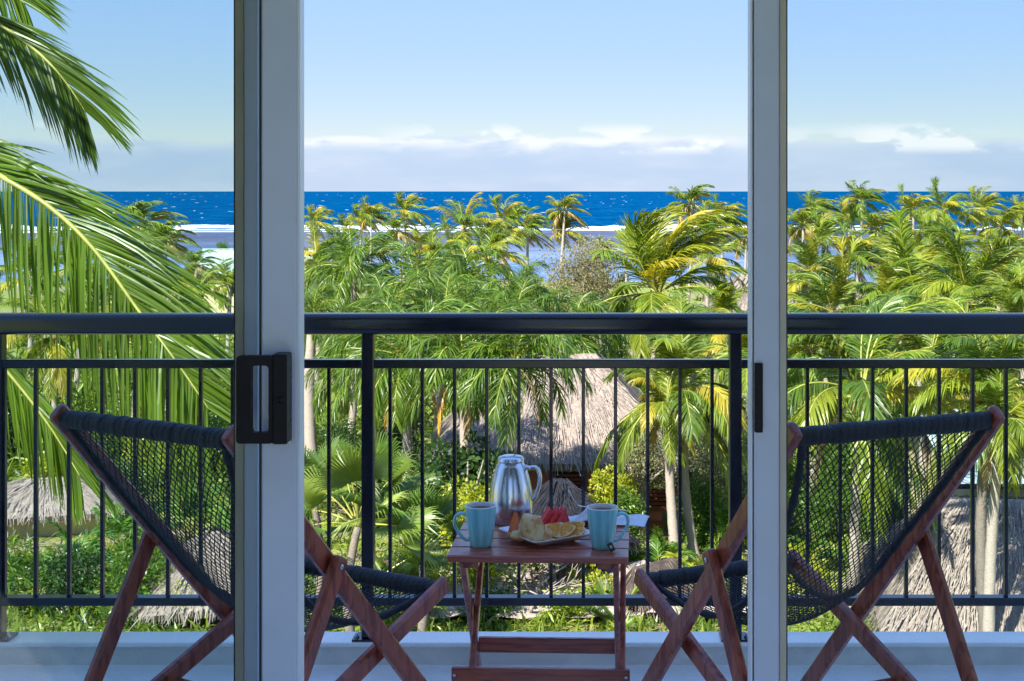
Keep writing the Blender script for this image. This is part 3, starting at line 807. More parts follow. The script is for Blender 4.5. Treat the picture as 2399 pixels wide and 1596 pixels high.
def wedge(name, label, cat, loc, rz, tilt, r, th, arc, flesh, rind, group=None, rw=.12):
    """slice of a round fruit standing on its rind: flesh wedge with a rind strip"""
    t = thing(name, label, cat, loc, rz, group)
    n = 12; a0 = -arc/2
    mb = MB(); vs = []
    for y in (-th/2, th/2):
        vs.append((0, y, r))
        for k in range(n+1):
            a = a0 + arc*k/n; vs.append((r*(1-rw)*math.sin(a), y, r - r*(1-rw)*math.cos(a)))
    q = n+2
    fs = [tuple([0]+list(range(1, n+2))), tuple([q]+list(range(q+n+1, q, -1)))]
    fs += [(k, q+k, q+k+1, k+1) for k in range(1, n+1)] + [(0, q, q+1, 1), (n+1, q+n+1, q, 0)]
    mb.add(vs, fs); a_ = mb.build('flesh', M[flesh], t)
    mb = MB(); path = []
    for k in range(n+1):
        a = a0 + arc*k/n; d = Vector((math.sin(a), 0, -math.cos(a)))
        path.append((Vector((0, 0, r)) + d*r*(1-rw/2), Vector((0, 1, 0)), d))
    mb.sweep(path, [(-th/2-.0003, -r*rw/2+.0002), (th/2+.0003, -r*rw/2+.0002), (th/2*.8, r*rw/2), (-th/2*.8, r*rw/2)]); b_ = mb.build('rind', M[rind], t, True)
    for o in (a_, b_): o.rotation_euler = (tilt, 0, 0)
    return t
for i, (x, y, rz, lab) in enumerate(((-.088, 3.812, .5, 'watermelon slice leaning leftmost in the row on the plate'),
                                     (-.070, 3.818, .62, 'middle watermelon slice in the row on the plate'),
                                     (-.053, 3.826, .7, 'watermelon slice leaning rightmost in the row on the plate'))):
    wedge('watermelon_slice', lab, 'watermelon', (x, y, pz+.004), rz, math.radians(14), .068 - .002*i, .016, math.radians(62), 'melon', 'melon_rind', 'watermelon slices on the plate')
wedge('papaya_slice', 'thin orange papaya slice standing at the left of the plate', 'papaya', (-.176, 3.752, pz+.004), 1.05, math.radians(8), .064, .013, math.radians(40), 'papaya', 'papaya_rind')
for i, (x, y, rz, tl, r_, lab) in enumerate(((-.053, 3.716, -.25, -38, .045, 'orange wedge facing forward beside the front pastry'),
                                             (-.018, 3.745, .45, -28, .041, 'orange wedge standing at the right behind the others'),
                                             (-.012, 3.716, .3, -55, .036, 'small orange wedge lying at the right of the plate'))):
    t = thing('orange_wedge', lab, 'orange', (x, y, pz+.002), rz, 'orange wedges on the plate')
    th = .024; n = 16; a0 = math.radians(-78); arc = math.radians(156); parts = []
    mb = MB(); vs = []          # peel: a curved shell under a half disc of pith
    for q, (yy, kr) in enumerate(((-th/2, 1.0), (0, 1.0), (th/2, .80))):
        for k in range(n+1):
            a = a0 + arc*k/n; vs.append((r_*kr*math.sin(a), yy, r_ - r_*kr*math.cos(a)))
    fs = [(q*(n+1)+k, (q+1)*(n+1)+k, (q+1)*(n+1)+k+1, q*(n+1)+k+1) for q in range(2) for k in range(n)]
    vs.append((0, th/2, r_*.9)); fs += [(2*(n+1)+k, 3*(n+1), 2*(n+1)+k+1) for k in range(n)]
    mb.add(vs, fs); parts.append(mb.build('peel', M['orange_peel'], t, True))
    mb = MB(); vs = [(0, -th/2+.0004, r_)] + [(r_*.97*math.sin(a0+arc*k/n), -th/2+.0004, r_-r_*.97*math.cos(a0+arc*k/n)) for k in range(n+1)] + [(0, th/2, r_*.92)]
    mb.add(vs, [(0, k+1, k+2) for k in range(n)] + [(0, n+2, 1), (0, n+1, n+2)]); parts.append(mb.build('pith', M['pith'], t))
    for k in range(4):
        b0 = a0 + arc*(k+.07)/4; b1 = a0 + arc*(k+.93)/4; bm = (b0+b1)/2
        pt = lambda rr, a, yy: (rr*math.sin(a), yy, r_ - rr*math.cos(a))
        ring = [pt(r_*.12, bm, 0), pt(r_*.62, b0, 0), pt(r_*.84, b0+.07, 0), pt(r_*.88, bm, 0), pt(r_*.84, b1-.07, 0), pt(r_*.62, b1, 0)]
        mb = MB(); m_ = len(ring); vs = [(p_[0], -th/2+.0002, p_[2]) for p_ in ring] + [(p_[0]*.97, -th/2-.0016, p_[2]) for p_ in ring]
        mb.add(vs, [tuple(range(2*m_-1, m_-1, -1))] + [(i_, (i_+1) % m_, m_+(i_+1) % m_, m_+i_) for i_ in range(m_)]); parts.append(mb.build('segment', M['orange_flesh'], t))
    for o in parts: o.rotation_euler = (math.radians(tl), 0, 0)
# napkin and fork
nk = MB(); vs = []; n = 24
for j in range(n+1):
    for i in range(n+1):
        u, v = i/n, j/n
        x = -.035 + .235*u; y = 3.885 + .12*v + .02*math.sin(u*3)
        z = TZ + .003 + .046*math.exp(-((u-.32)**2/.03 + (v-.35)**2/.12)) + .012*math.exp(-((u-.8)**2/.02 + (v-.5)**2/.1)) + .004*abs(noise.noise(Vector((u*5, v*5, 2)))) + .006*abs(math.sin(u*9+v*3))*(.3+v*.4)
        vs.append((x - .02*(1-v)*u, y, z))
nk.add(vs, [(j*(n+1)+i, j*(n+1)+i+1, (j+1)*(n+1)+i+1, (j+1)*(n+1)+i) for j in range(n) for i in range(n)])
o = nk.build('napkin', M['cloth'], None, True); tag(o, 'folded white cloth napkin behind the right mug', 'napkin')
md = o.modifiers.new('thick', 'SOLIDIFY'); md.thickness = .002; md.offset = -1
fk = thing('fork', 'steel fork resting on the white napkin with its tines up', 'fork', (.004, 3.915, TZ+.046), math.radians(12))
mb = MB(); mb.sweep([(Vector(p), Vector((0, 1, 0))*w, Vector((.35, 0, 1)).normalized()*.0012) for p, w in (((.13, 0, -.010), .006), ((.08, 0, -.002), .004), ((.03, 0, .004), .0028), ((.005, 0, .007), .003), ((-.004, 0, .009), .009), ((-.012, 0, .014), .0115))], [(-1, -1), (1, -1), (1, 1), (-1, 1)])
mb.build('stem', M['steel'], fk, True)
for k in range(4):
    y = -.0093 + k*.0062
    mb = MB(); mb.tube([(-.0115, y, .0138), (-.022, y, .027), (-.030, y*.98, .043), (-.034, y*.96, .055)], [.0022, .002, .0017, .0009], 6); mb.build('tine', M['steel'], fk, True)

# ------------------------------------------------------------------ plants
UP = Vector((0, 0, 1))
def rachis_path(az, el, length, droop, wind, n=10, twist=0.0):
    """list of points of a leaf stalk leaving the crown, bent by weight and wind"""
    d = Vector((math.cos(az)*math.cos(el), math.sin(az)*math.cos(el), math.sin(el)))
    p = Vector((0, 0, 0)); pts = [p.copy()]
    st = length/n
    for i in range(n):
        f = (i+1)/n
        d = (d + Vector((0, 0, -droop*f*.32)) + wind*(.30*f)).normalized()
        p = p + d*st; pts.append(p.copy())
    return pts
def pts_at(pts, f):
    q = f*(len(pts)-1); i = min(int(q), len(pts)-2); k = q-i
    return pts[i].lerp(pts[i+1], k), (pts[i+1]-pts[i]).normalized()
def add_leaflet(mb, base, d0, tang, ln, w, sag, wind, r, seg=3, fold=0.0):
    """one narrow blade: strip of quads that tapers and sags"""
    p = base.copy(); d = d0.copy(); vs = []
    wv = tang - d*tang.dot(d)
    if wv.length < 1e-4: wv = d.cross(UP)
    wv.normalize()
    tw = r.uniform(-.9, .9)
    nrm = d.cross(wv)
    wv = wv*math.cos(tw) + nrm*math.sin(tw)
    ws = (.55, 1.0, .8, .06) if seg == 3 else ((.6, 1.0, .07) if seg == 2 else (.5, .95, 1.0, .85, .55, .05))
    fs = []
    if fold:
        nn = d.cross(wv).normalized()
    for k in range(seg+1):
        h = w*ws[k]*.5
        if fold:
            vs += [p - wv*h + nn*h*fold, p.copy(), p + wv*h + nn*h*fold]
        else:
            vs += [p - wv*h, p + wv*h]
        f = (k+1)/seg
        d = (d + Vector((0, 0, -sag*f)) + wind*f*.5).normalized()
        p = p + d*(ln/seg)
    if fold:
        for k in range(seg): fs += [(3*k, 3*k+1, 3*k+4, 3*k+3), (3*k+1, 3*k+2, 3*k+5, 3*k+4)]
    else:
        for k in range(seg): fs.append((2*k, 2*k+1, 2*k+3, 2*k+2))
    mb.add(vs, fs)
def frond(mb, pts, nl, ll, lw, r, wind=Vector((0, 0, 0)), sag=.35, ang=55, start=.16, plume=False, rr=.03, dens_gap=.0, lm=0):
    mb.mi = lm
    n = nl
    for k in range(n):
        f = start + (1-start)*(k+.5)/n
        p, t = pts_at(pts, f)
        side = t.cross(UP)
        side = side.normalized() if side.length > .05 else Vector((1, 0, 0))
        up = side.cross(t).normalized()
        env = (.45+.55*math.sin(math.pi*min(1, (f-start)/(1-start)*.75+.18)))
        a = math.radians(ang*(1-.55*f) + r.uniform(-6, 6))
        for sgn in (-1, 1):
            if r.random() < dens_gap: continue
            roll = r.uniform(-.75, .75) if plume else r.uniform(-.25, .15)
            sd = side*sgn*math.cos(roll) + up*math.sin(roll)
            d = (t*math.cos(a) + sd*math.sin(a)).normalized()
            add_leaflet(mb, p, d, t, ll*env*r.uniform(.85, 1.1), lw*r.uniform(.8, 1.15), sag*r.uniform(.6, 1.3), wind*r.uniform(.6, 1.3), r)
    mb.mi = 1
    mb.tube(pts, [rr*(1-.85*i/(len(pts)-1)) for i in range(len(pts))], 4, False)
    mb.mi = 0
def crown_set(kind, seed):
    """fronds of one crown, unit-ish size (frond about 1 m long) as a list of meshes"""
    r = random.Random(seed); out = []
    if kind == 'windy':
        n = 30
        for k in range(n):
            az = 2*math.pi*k/n*2.618 + r.uniform(-.3, .3); el = math.radians(r.choice([75, 55, 40, 20, 0, -25]) + r.uniform(-8, 8))
            w = Vector((1.0, .15, .1))*r.uniform(.75, 1.25)
            pts = rachis_path(az, el, r.uniform(.85, 1.1), r.uniform(.7, 1.2), w, 9)
            lm = 2 if (el < -.2 and r.random() < .35) else (3 if r.random() < .13 else (4 if r.random() < .4 else 0))
            mb = MB(); frond(mb, pts, 30, .34, .026, r, Vector((.55, .08, 0)), .38, 52, rr=.012, lm=lm)
            out.append(mb)
    elif kind == 'breezy':
        n = 27
        for k in range(n):
            az = 2*math.pi*k*.382 + r.uniform(-.25, .25); el = math.radians([72, 60, 48, 36, 22, 8, -10, -30][k % 8] + r.uniform(-7, 7))
            w = Vector((.55, .05, .05))*r.uniform(.6, 1.2)
            pts = rachis_path(az, el, r.uniform(.9, 1.12), r.uniform(.6, 1.0), w, 11)
            mb = MB(); frond(mb, pts, 48, .28, .017, r, Vector((.25, .03, 0)), .40, 55, rr=.011)
            out.append(mb)
    elif kind == 'calm':
        n = 27
        for k in range(n):
            az = 2*math.pi*k*.382 + r.uniform(-.25, .25); el = math.radians([78, 64, 50, 36, 24, 10, -8, -35][k % 8] + r.uniform(-7, 7))
            w = Vector((.2, .0, .0))*r.uniform(.3, 1.2)
            pts = rachis_path(az, el, r.uniform(.92, 1.1), r.uniform(.65, 1.0), w, 12)
            mb = MB(); frond(mb, pts, 58, .28, .0145, r, Vector((.1, 0, 0)), .42, 58, rr=.011)
            out.append(mb)
    elif kind == 'gale':
        n = 30
        for k in range(n):
            az = 2*math.pi*k*.382 + r.uniform(-.25, .25); el = math.radians([86, 80, 72, 64, 56, 44, 28, 8, -12, -30][k % 10] + r.uniform(-6, 6))
            w = Vector((.62, .0, .16))*r.uniform(.6, 1.2) if el > .6 else Vector((.2, 0, 0))
            pts = rachis_path(az, el, r.uniform(.92, 1.15), r.uniform(.45, .8), w, 12)
            mb = MB(); frond(mb, pts, 56, .32, .016, r, Vector((.34, .03, .05)), .36, 46, rr=.011)
            out.append(mb)
    elif kind == 'fox':
        n = 22
        for k in range(n):
            az = 2*math.pi*k*.382 + r.uniform(-.25, .25); el = math.radians([70, 52, 40, 26, 14, 0, -20][k % 7] + r.uniform(-7, 7))
            pts = rachis_path(az, el, r.uniform(.9, 1.1), r.uniform(.9, 1.5), Vector((.15, 0, 0)), 10)
            mb = MB(); frond(mb, pts, 60, .33, .0135, r, Vector((.10, 0, 0)), .45, 58, .10, True, rr=.013)
            out.append(mb)
    elif kind == 'areca':
        n = 13
        for k in range(n):
            az = 2*math.pi*k*.382 + r.uniform(-.25, .25); el = math.radians(r.uniform(48, 84))
            pts = rachis_path(az, el, r.uniform(.8, 1.1), r.uniform(.9, 1.5), Vector((.1, 0, 0)), 9)
            mb = MB(); frond(mb, pts, 26, .26, .026, r, Vector((.03, 0, 0)), .30, 52, .3, rr=.012)
            out.append(mb)
    elif kind == 'fan':
        n = 16
        for k in range(n):
            az = 2*math.pi*k*.382 + r.uniform(-.3, .3); el = math.radians([72, 55, 40, 25, 8, -15][k % 6] + r.uniform(-8, 8))
            pts = rachis_path(az, el, r.uniform(.5, .62), r.uniform(.1, .4), Vector((0, 0, 0)), 6)
            mb = MB()
            mb.mi = 1; mb.tube(pts, [.013*(1-.5*i/6) for i in range(7)], 4, False); mb.mi = 0
            p, t = pts[-1], (pts[-1]-pts[-2]).normalized()
            side = t.cross(UP).normalized(); up = side.cross(t).normalized()
            face = r.uniform(-.5, .5); side = (side*math.cos(face) + up*math.sin(face)).normalized(); up = side.cross(t).normalized()
            ns = 40; R = r.uniform(.50, .62)
            for q in range(ns):
                a = math.radians(-112 + 224*(q+.5)/ns)
                da = math.radians(224/ns)*.5
                d = t*math.cos(a) + side*math.sin(a); d1 = t*math.cos(a-da) + side*math.sin(a-da); d2 = t*math.cos(a+da) + side*math.sin(a+da)
                c = (abs(a)/math.radians(112)); rl_ = R*(1-.25*c)*r.uniform(.90, 1.06); bend = up*(.22*c)*rl_
                wsp = rl_*.42; m0 = p + d*wsp + up*.020 + bend*.3
                e1 = p + d1*wsp + bend*.3; e2 = p + d2*wsp + bend*.3
                f0 = p + d*rl_*.76 + up*.012 + bend*.7; g1 = f0 - (e2-e1)*.34 - up*.008; g2 = f0 + (e2-e1)*.34 - up*.008
                tip = p + d*rl_ + bend + Vector((0, 0, -.16*rl_*r.uniform(.2, 1.8)))
                mb.add([p, e1, m0, e2, g1, f0, g2, tip], [(0, 1, 2), (0, 2, 3), (1, 4, 5, 2), (2, 5, 6, 3), (4, 7, 5), (5, 7, 6)])
            out.append(mb)
    return out
LEAF = {'windy': 'coco', 'breezy': 'coco', 'calm': 'coco', 'gale': 'coco', 'fox': 'fox', 'areca': 'under', 'fan': 'fan'}
SETS = {}
for kind, nv in (('windy', 6), ('breezy', 3), ('calm', 3), ('gale', 1), ('fox', 4), ('areca', 3), ('fan', 2)):
    SETS[kind] = []
    for v in range(nv):
        mbs = crown_set(kind, 100 + v*17 + len(kind))
        ms = [m_.mesh('frond', [M[LEAF[kind]], M['rachis'], M['dry'], M['coco_yellow'], M['coco_dark']]) for m_ in mbs]
        j = MB()
        for m_ in mbs:
            o_ = len(j.v); j.v += m_.v; j.f += [[i+o_ for i in f] for f in m_.f]; j.m += m_.m
        SETS[kind].append((ms, j.mesh('crown', [M[LEAF[kind]], M['rachis'], M['dry'], M['coco_yellow'], M['coco_dark']])))
PALM_N = [0]
def trunk_mb(base, top, r0, r1, bow, rings=14, bulge=0.0):
    mb = MB(); pts = []; rad = []
    for i in range(rings+1):
        f = i/rings; p = base.lerp(top, f) + bow*math.sin(math.pi*f)*1.0
        pts.append(p); rad.append((r0*(1-f)+r1*f)*(1 + .5*max(0, .12-f)/.12) * (1+bulge*math.sin(math.pi*min(1, f*1.1))) * (1.05 if i % 2 else .97))
    mb.tube(pts, rad, 9)
    return mb
def palm(label, px, py, rpx, d, kind, var=0, whole=False, group=None, mat=None, lean=0.0, rz=0.0, droopers=0, trunk='trunk', tr=None, gy=None, dying=0, nuts=False, name=None, skip=None):
    """a palm whose crown sits at photo pixel (px, py), depth d; rpx = reach of its fronds in photo pixels"""
    PALM_N[0] += 1; r = random.Random(PALM_N[0]*13+5)
    c = at(px, py, d); R = rpx*d/F_PX*{'windy': 1.45, 'breezy': 1.18, 'calm': 1.15, 'fox': 1.22}.get(kind, 1.0)
    ground = gz(c.x, d)
    base = Vector((c.x - lean, d + r.uniform(-.3, .3), ground - .1))
    nm = name or {'windy': 'coconut_palm', 'breezy': 'coconut_palm', 'calm': 'coconut_palm', 'gale': 'coconut_palm', 'fox': 'foxtail_palm', 'fan': 'fan_palm', 'areca': 'areca_palm'}[kind]
    t = thing(nm, label, 'palm tree', base, 0, group)
    tr = tr or ({'fan': .13, 'fox': .17}.get(kind, .15))
    top = c - base
    if kind != 'areca':
        mb = trunk_mb(Vector((0, 0, 0)), top, tr*1.15, tr*.75, Vector((r.uniform(-.25, .25) + lean*.12, r.uniform(-.2, .2), 0)), 22 if not whole else 10, .12 if kind == 'fox' else 0)
        mb.build('trunk', M[trunk], t, True)
    if kind == 'fox':
        mb = MB(); mb.tube([top + Vector((0, 0, -1.0)), top + Vector((0, 0, -.5)), top + Vector((0, 0, .05))], [tr*.95, tr*.8, tr*.4], 10); mb.build('crownshaft', M['shaft'], t, True)
    elif not whole and kind in ('calm', 'breezy', 'windy', 'gale'):
        mb = MB(); mb.tube([top + Vector((0, 0, -.35)), top + Vector((0, 0, -.1)), top + Vector((0, 0, .18))], [tr*.9, tr*1.7, tr*.7], 9); mb.build('fibre_sheath', M['fibre'], t, True)
    ms, cm = SETS[kind][var % len(SETS[kind])]
    if whole:
        o = link('crown', cm, t); o.location = top; o.scale = (R,)*3; o.rotation_euler = (0, 0, rz)
        if mat: setmat(o, M[mat])
    else:
        for i, me in enumerate(ms):
            o = link('fan_leaf' if kind == 'fan' else 'frond', me, t); o.location = top + Vector((0, 0, .05)) if kind != 'areca' else Vector((r.uniform(-.25, .25), r.uniform(-.25, .25), 0)); s_ = R*r.uniform(.92, 1.06); o.scale = (s_,)*3; o.rotation_euler = (r.uniform(-.06, .06), r.uniform(-.06, .06), rz + r.uniform(-.12, .12))
            q = r.random()
            if mat: setmat(o, M[mat])
            if kind in ('calm', 'breezy', 'gale') and q < .13: setmat(o, M['coco_yellow'])
            elif kind in ('calm', 'breezy', 'gale') and q < .48: setmat(o, M['coco_dark'])
    for k in range(droopers):
        az = r.uniform(0, 6.28)
        pts = rachis_path(az, math.radians(r.uniform(-50, -20)), R*.8, 2.2, Vector((0, 0, 0)), 8)
        mb = MB(); frond(mb, pts, 30, R*.2, R*.014, r, Vector((0, 0, 0)), .5, 40, rr=.02)
        o = mb.build('hanging_frond', [M['orange_leaf'] if k < dying else M['dry'], M['rachis']], t); o.location = top
        o['label'] = 'dead frond hanging down'
    if nuts:
        for k in range(7):
            a = r.uniform(0, 6.28)
            mb = MB(); mb.lathe([(.001, -.16), (.08, -.13), (.12, -.03), (.11, .06), (.05, .13), (.001, .14)], 10); o = mb.build('coconut', M['nut'], t, True)
            o.location = top + Vector((.26*math.cos(a), .26*math.sin(a), -.22 + r.uniform(-.15, .1)))
    return t

def leafball_mesh(seed, nleaf, lsize, shape=(1, 1, .8), lobes=7, long=1.6):
    """foliage of a shrub: leaf-sized folded blades through an uneven volume of unit radius"""
    r = random.Random(seed); mb = MB(); cs = []
    for k in range(lobes):
        a = r.uniform(0, 6.28); q = r.uniform(.15, .62); cs.append((Vector((q*math.cos(a)*shape[0], q*math.sin(a)*shape[1], r.uniform(.1, .95)*shape[2])), r.uniform(.28, .52)))
    for i in range(nleaf):
        c, R = r.choice(cs)
        v = Vector((r.gauss(0, 1), r.gauss(0, 1), r.gauss(0, 1))).normalized()
        p = c + v*R*(r.random()**.35)
        if p.z < 0: p.z = abs(p.z)*.5
        d = (v + Vector((r.gauss(0, .6), r.gauss(0, .6), r.gauss(.1, .5)))).normalized()
        w = d.cross(Vector((r.gauss(0, 1), r.gauss(0, 1), r.gauss(0, 1)))).normalized(); n_ = d.cross(w)
        l = lsize*r.uniform(.7, 1.3)*long; h = lsize*r.uniform(.7, 1.2)*.5
        mb.add([p, p + d*l*.45 + w*h + n_*h*.35, p + d*l + Vector((0, 0, -l*.15)), p + d*l*.45 - w*h + n_*h*.35], [(0, 1, 2), (0, 2, 3)])
    return mb
SHRUB = {}
SHRUB['fine'] = [leafball_mesh(s_, 2600, .045).mesh('foliage', M['shrub']) for s_ in (1, 2, 3)]
SHRUB['broad'] = [leafball_mesh(s_, 1100, .085, long=1.8).mesh('foliage', M['shrub']) for s_ in (11, 12, 13)]
SHRUB['tree'] = [leafball_mesh(s_, 11000, .029, (1, 1, 1.0), 20).mesh('foliage', M['shrub']) for s_ in (21, 22)]
def stems_mesh(seed, n=6):
    r = random.Random(seed); mb = MB()
    for k in range(n):
        a = r.uniform(0, 6.28); q = r.uniform(.2, .5)
        mb.tube([(0, 0, -.05), (q*.4*math.cos(a), q*.4*math.sin(a), .25), (q*math.cos(a), q*math.sin(a), .6)], [.03, .022, .008], 5)
    return mb.mesh('stem', M['bark'])
STEMS = [stems_mesh(s_) for s_ in (1, 2, 3)]
SN = [0]
def shrub(label, px, py, rpx, d, form='fine', mat='shrub', hscale=1.0, group=None, name='shrub', cat='shrub'):
    """shrub whose middle is seen at (px, py); stands on the ground below"""
    SN[0] += 1; r = random.Random(SN[0]*7+1)
    c = at(px, py, d); R = rpx*d/F_PX
    g = gz(c.x, d)
    h = max(R*.9, (c.z - g) + R*.55*hscale)
    t = thing(name, label, cat, (c.x, d, g), r.uniform(0, 6.28), group)
    nb = max(1, int(math.ceil((h - R*.95)/(R*.75))) + 1)
    for i in range(nb):
        f_ = i/max(1, nb-1)
        o = link('foliage', r.choice(SHRUB[form]), t); q = R*(1.25 - .2*f_)
        o.scale = (q, q, q*1.05); o.location = (r.uniform(-.15, .15)*R, r.uniform(-.15, .15)*R, (h - R*1.0)*f_ if nb > 1 else 0); o.rotation_euler = (0, 0, r.uniform(0, 6.28)); setmat(o, M[mat])
    o = link('stem', r.choice(STEMS), t); o.scale = (R, R, h)
    return t
def tree(label, px, py, rpx, d, mat='shrub', form='tree', name='leafy_tree', hs=.85):
    """broad-leaved tree: crown centred on (px, py), trunk with limbs to the ground"""
    SN[0] += 1; r = random.Random(SN[0]*11+3)
    c = at(px, py, d); R = rpx*d/F_PX; g = gz(c.x, d)
    t = thing(name, label, 'tree', (c.x, d, g))
    zc = c.z - g
    mb = MB(); mb.tube([(0, 0, -.1), (r.uniform(-.1, .1), 0, zc*.4), (r.uniform(-.2, .2), 0, zc*.75)], [.16, .13, .10], 8)
    for k in range(7):
        a = r.uniform(0, 6.28); q = R*r.uniform(.4, .75)
        mb.tube([(0, 0, zc*r.uniform(.45, .75)), (q*.5*math.cos(a), q*.5*math.sin(a), zc*.85), (q*math.cos(a), q*math.sin(a), zc + R*r.uniform(-.1, .4))], [.07, .05, .015], 5)
    mb.build('trunk', M['bark'], t, True)
    o = link('crown', r.choice(SHRUB[form]), t); o.scale = (R*1.15, R*1.15, R*1.5*hs); o.location = (0, 0, zc - R*.7*hs); o.rotation_euler = (0, 0, r.uniform(0, 6.28)); setmat(o, M[mat])
    return t

# ---- huts
def straws(mb, p00, p10, p01, p11, n, r, ln, w, lift):
    """short straws lying down a roof plane between eave edge p00-p10 and ridge edge p01-p11"""
    nrm = (p10-p00).cross(p01-p00).normalized()
    if nrm.z < 0: nrm = -nrm
    for i in range(n):
        u, v = r.random(), r.random()
        p = (p00*(1-u)+p10*u)*(1-v) + (p01*(1-u)+p11*u)*v
        dn = ((p00*(1-u)+p10*u) - (p01*(1-u)+p11*u)).normalized()
        sd = dn.cross(nrm)
        dn = (dn + sd*r.gauss(0, .10) + nrm*r.uniform(.0, .10)).normalized()
        l = ln*r.uniform(.5, 1.4); q = w*r.uniform(.5, 1.4); p = p + nrm*lift
        mb.add([p - sd*q, p + sd*q, p + dn*l + sd*q*.5 + nrm*.02, p + dn*l - sd*q*.5 + nrm*.02], [(0, 1, 2, 3)])
def hip_roof(parent, hx, hy_, z0, z1, rx, ry, thick, mats, r, dens=26, ln=.7, w=.018):
    """thatched hip roof: eave rectangle hx by hy_, ridge rx by ry (half sizes), local to parent"""
    e = [Vector((-hx, -hy_, z0)), Vector((hx, -hy_, z0)), Vector((hx, hy_, z0)), Vector((-hx, hy_, z0))]
    t_ = [Vector((-rx, -ry, z1)), Vector((rx, -ry, z1)), Vector((rx, ry, z1)), Vector((-rx, ry, z1))]
    mb = MB(); nsub = 14; mv = 10
    for q in range(4):
        a, b, c, d = e[q], e[(q+1) % 4], t_[q], t_[(q+1) % 4]
        vs = []
        nrm = (b-a).cross(c-a).normalized()
        for j in range(mv+1):
            for i in range(nsub+1):
                u, v = i/nsub, j/mv
                p = (a*(1-u)+b*u)*(1-v) + (c*(1-u)+d*u)*v
                k = .07*noise.noise(p*1.1) + .04*noise.noise(p*3)
                if 0 < i < nsub and 0 < j < mv: p = p + nrm*k + nrm*.10*math.sin(math.pi*u)*math.sin(math.pi*v)
                vs.append(p)
        mb.add(vs, [(j*(nsub+1)+i, j*(nsub+1)+i+1, (j+1)*(nsub+1)+i+1, (j+1)*(nsub+1)+i) for j in range(mv) for i in range(nsub)])
        lo = [p + Vector((0, 0, -thick)) - (p - Vector((0, 0, p.z)))*.05 for p in (a, b)]
        mb.add([a, b, lo[1], lo[0]], [(0, 3, 2, 1)])
    mb.add([p + Vector((0, 0, -thick)) - (p - Vector((0, 0, p.z)))*.05 for p in e], [(0, 1, 2, 3)])
    mb.add(t_, [(0, 1, 2, 3)])
    roof = mb.build('thatch_roof', mats[0], parent)
    for mi, share in ((1, .55), (2, .45)):
        mb = MB()
        for q in range(4):
            a, b, c, d = e[q], e[(q+1) % 4], t_[q], t_[(q+1) % 4]
            area = ((b-a).length + (d-c).length)/2*((a+b)/2-(c+d)/2).length
            straws(mb, a, b, c, d, int(area*dens*share), r, ln, w, .10)
            nf = int((b-a).length*24*share)
            for i in range(nf):     # ragged eave fringe
                u = r.random(); p = a*(1-u)+b*u + Vector((0, 0, r.uniform(-.02, .06))); out = ((a+b)/2 - (c+d)/2); out.z = 0; out.normalize(); sd = (b-a).normalized()
                l = r.uniform(.12, .42); q_ = w*r.uniform(.6, 1.5)
                dn = (Vector((0, 0, -1)) + out*r.uniform(.1, .5) + sd*r.gauss(0, .15)).normalized()
                mb.add([p - sd*q_ + out*.03, p + sd*q_ + out*.03, p + dn*l + sd*q_*.4 + out*.03, p + dn*l - sd*q_*.4 + out*.03], [(0, 1, 2, 3)])
        o = mb.build('straw', mats[mi], roof); o['kind'] = 'stuff'
    return roof
TH = (M['thatch'], M['thatch_pale'], M['thatch_mid'])
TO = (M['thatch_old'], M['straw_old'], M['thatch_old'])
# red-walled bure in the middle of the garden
r = random.Random(41)
d0 = 50.0
cx0 = (at(985, 0, d0).x + at(1603, 0, d0).x)/2; hx = (at(1603, 0, d0).x - at(985, 0, d0).x)/2
hut = thing('thatched_hut', 'red walled hut under a tall pale thatched roof behind the table', 'hut', (cx0, d0+4.4, GZ))
z_e = at(0, 1087, d0).z - GZ; z_r = at(0, 832, d0+4).z - GZ
hip_roof(hut, hx, 4.4, z_e, z_r, 1.6, .15, .3, TH, r, 34)
mb = MB(); mb.box((-hx+.75, -3.7, -.2), (hx-.75, 3.7, z_e+.1)); wl = mb.build('wall', M['red_wall'], hut)
for wx in (at(1330, 0, d0).x-cx0, at(1150, 0, d0).x-cx0, -3.6, 3.9):
    mb = MB(); mb.box((wx-.55, -3.74, 1.0), (wx+.55, -3.68, 2.35)); w_ = mb.build('window', M['shade_win'], wl)
    mb = MB()
    for q in (-.6, .6): mb.box((wx+q-.05, -3.77, .92), (wx+q+.05, -3.69, 2.43))
    mb.box((wx-.55, -3.77, 2.35), (wx+.55, -3.69, 2.43)); mb.box((wx-.55, -3.77, .92), (wx+.55, -3.69, 1.0)); mb.build('window_frame', M['red_dark'], wl)
    for k in range(9):
        z = 1.05 + k*.145
        mb = MB(); mb.beam((wx-.54, -3.76, z), (wx+.54, -3.76, z), .05, .10, (0, 1, .6), .1); mb.build('louvre', M['red_dark'], wl)
mb = MB(); mb.box((-hx+.7, -3.76, .0), (hx-.7, -3.705, .55)); mb.build('plinth', M['red_dark'], wl)
# small dark thatch in front of it
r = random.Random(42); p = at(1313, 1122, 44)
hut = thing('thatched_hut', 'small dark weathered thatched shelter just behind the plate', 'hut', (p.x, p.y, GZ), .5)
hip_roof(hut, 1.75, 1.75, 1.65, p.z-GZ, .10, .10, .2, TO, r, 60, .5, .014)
for sx in (-1, 1):
    for sy in (-1, 1):
        mb = MB(); mb.tube([(sx*1.35, sy*1.35, -.1), (sx*1.35, sy*1.35, 1.75)], .07, 8); mb.build('post', M['bark'], hut)
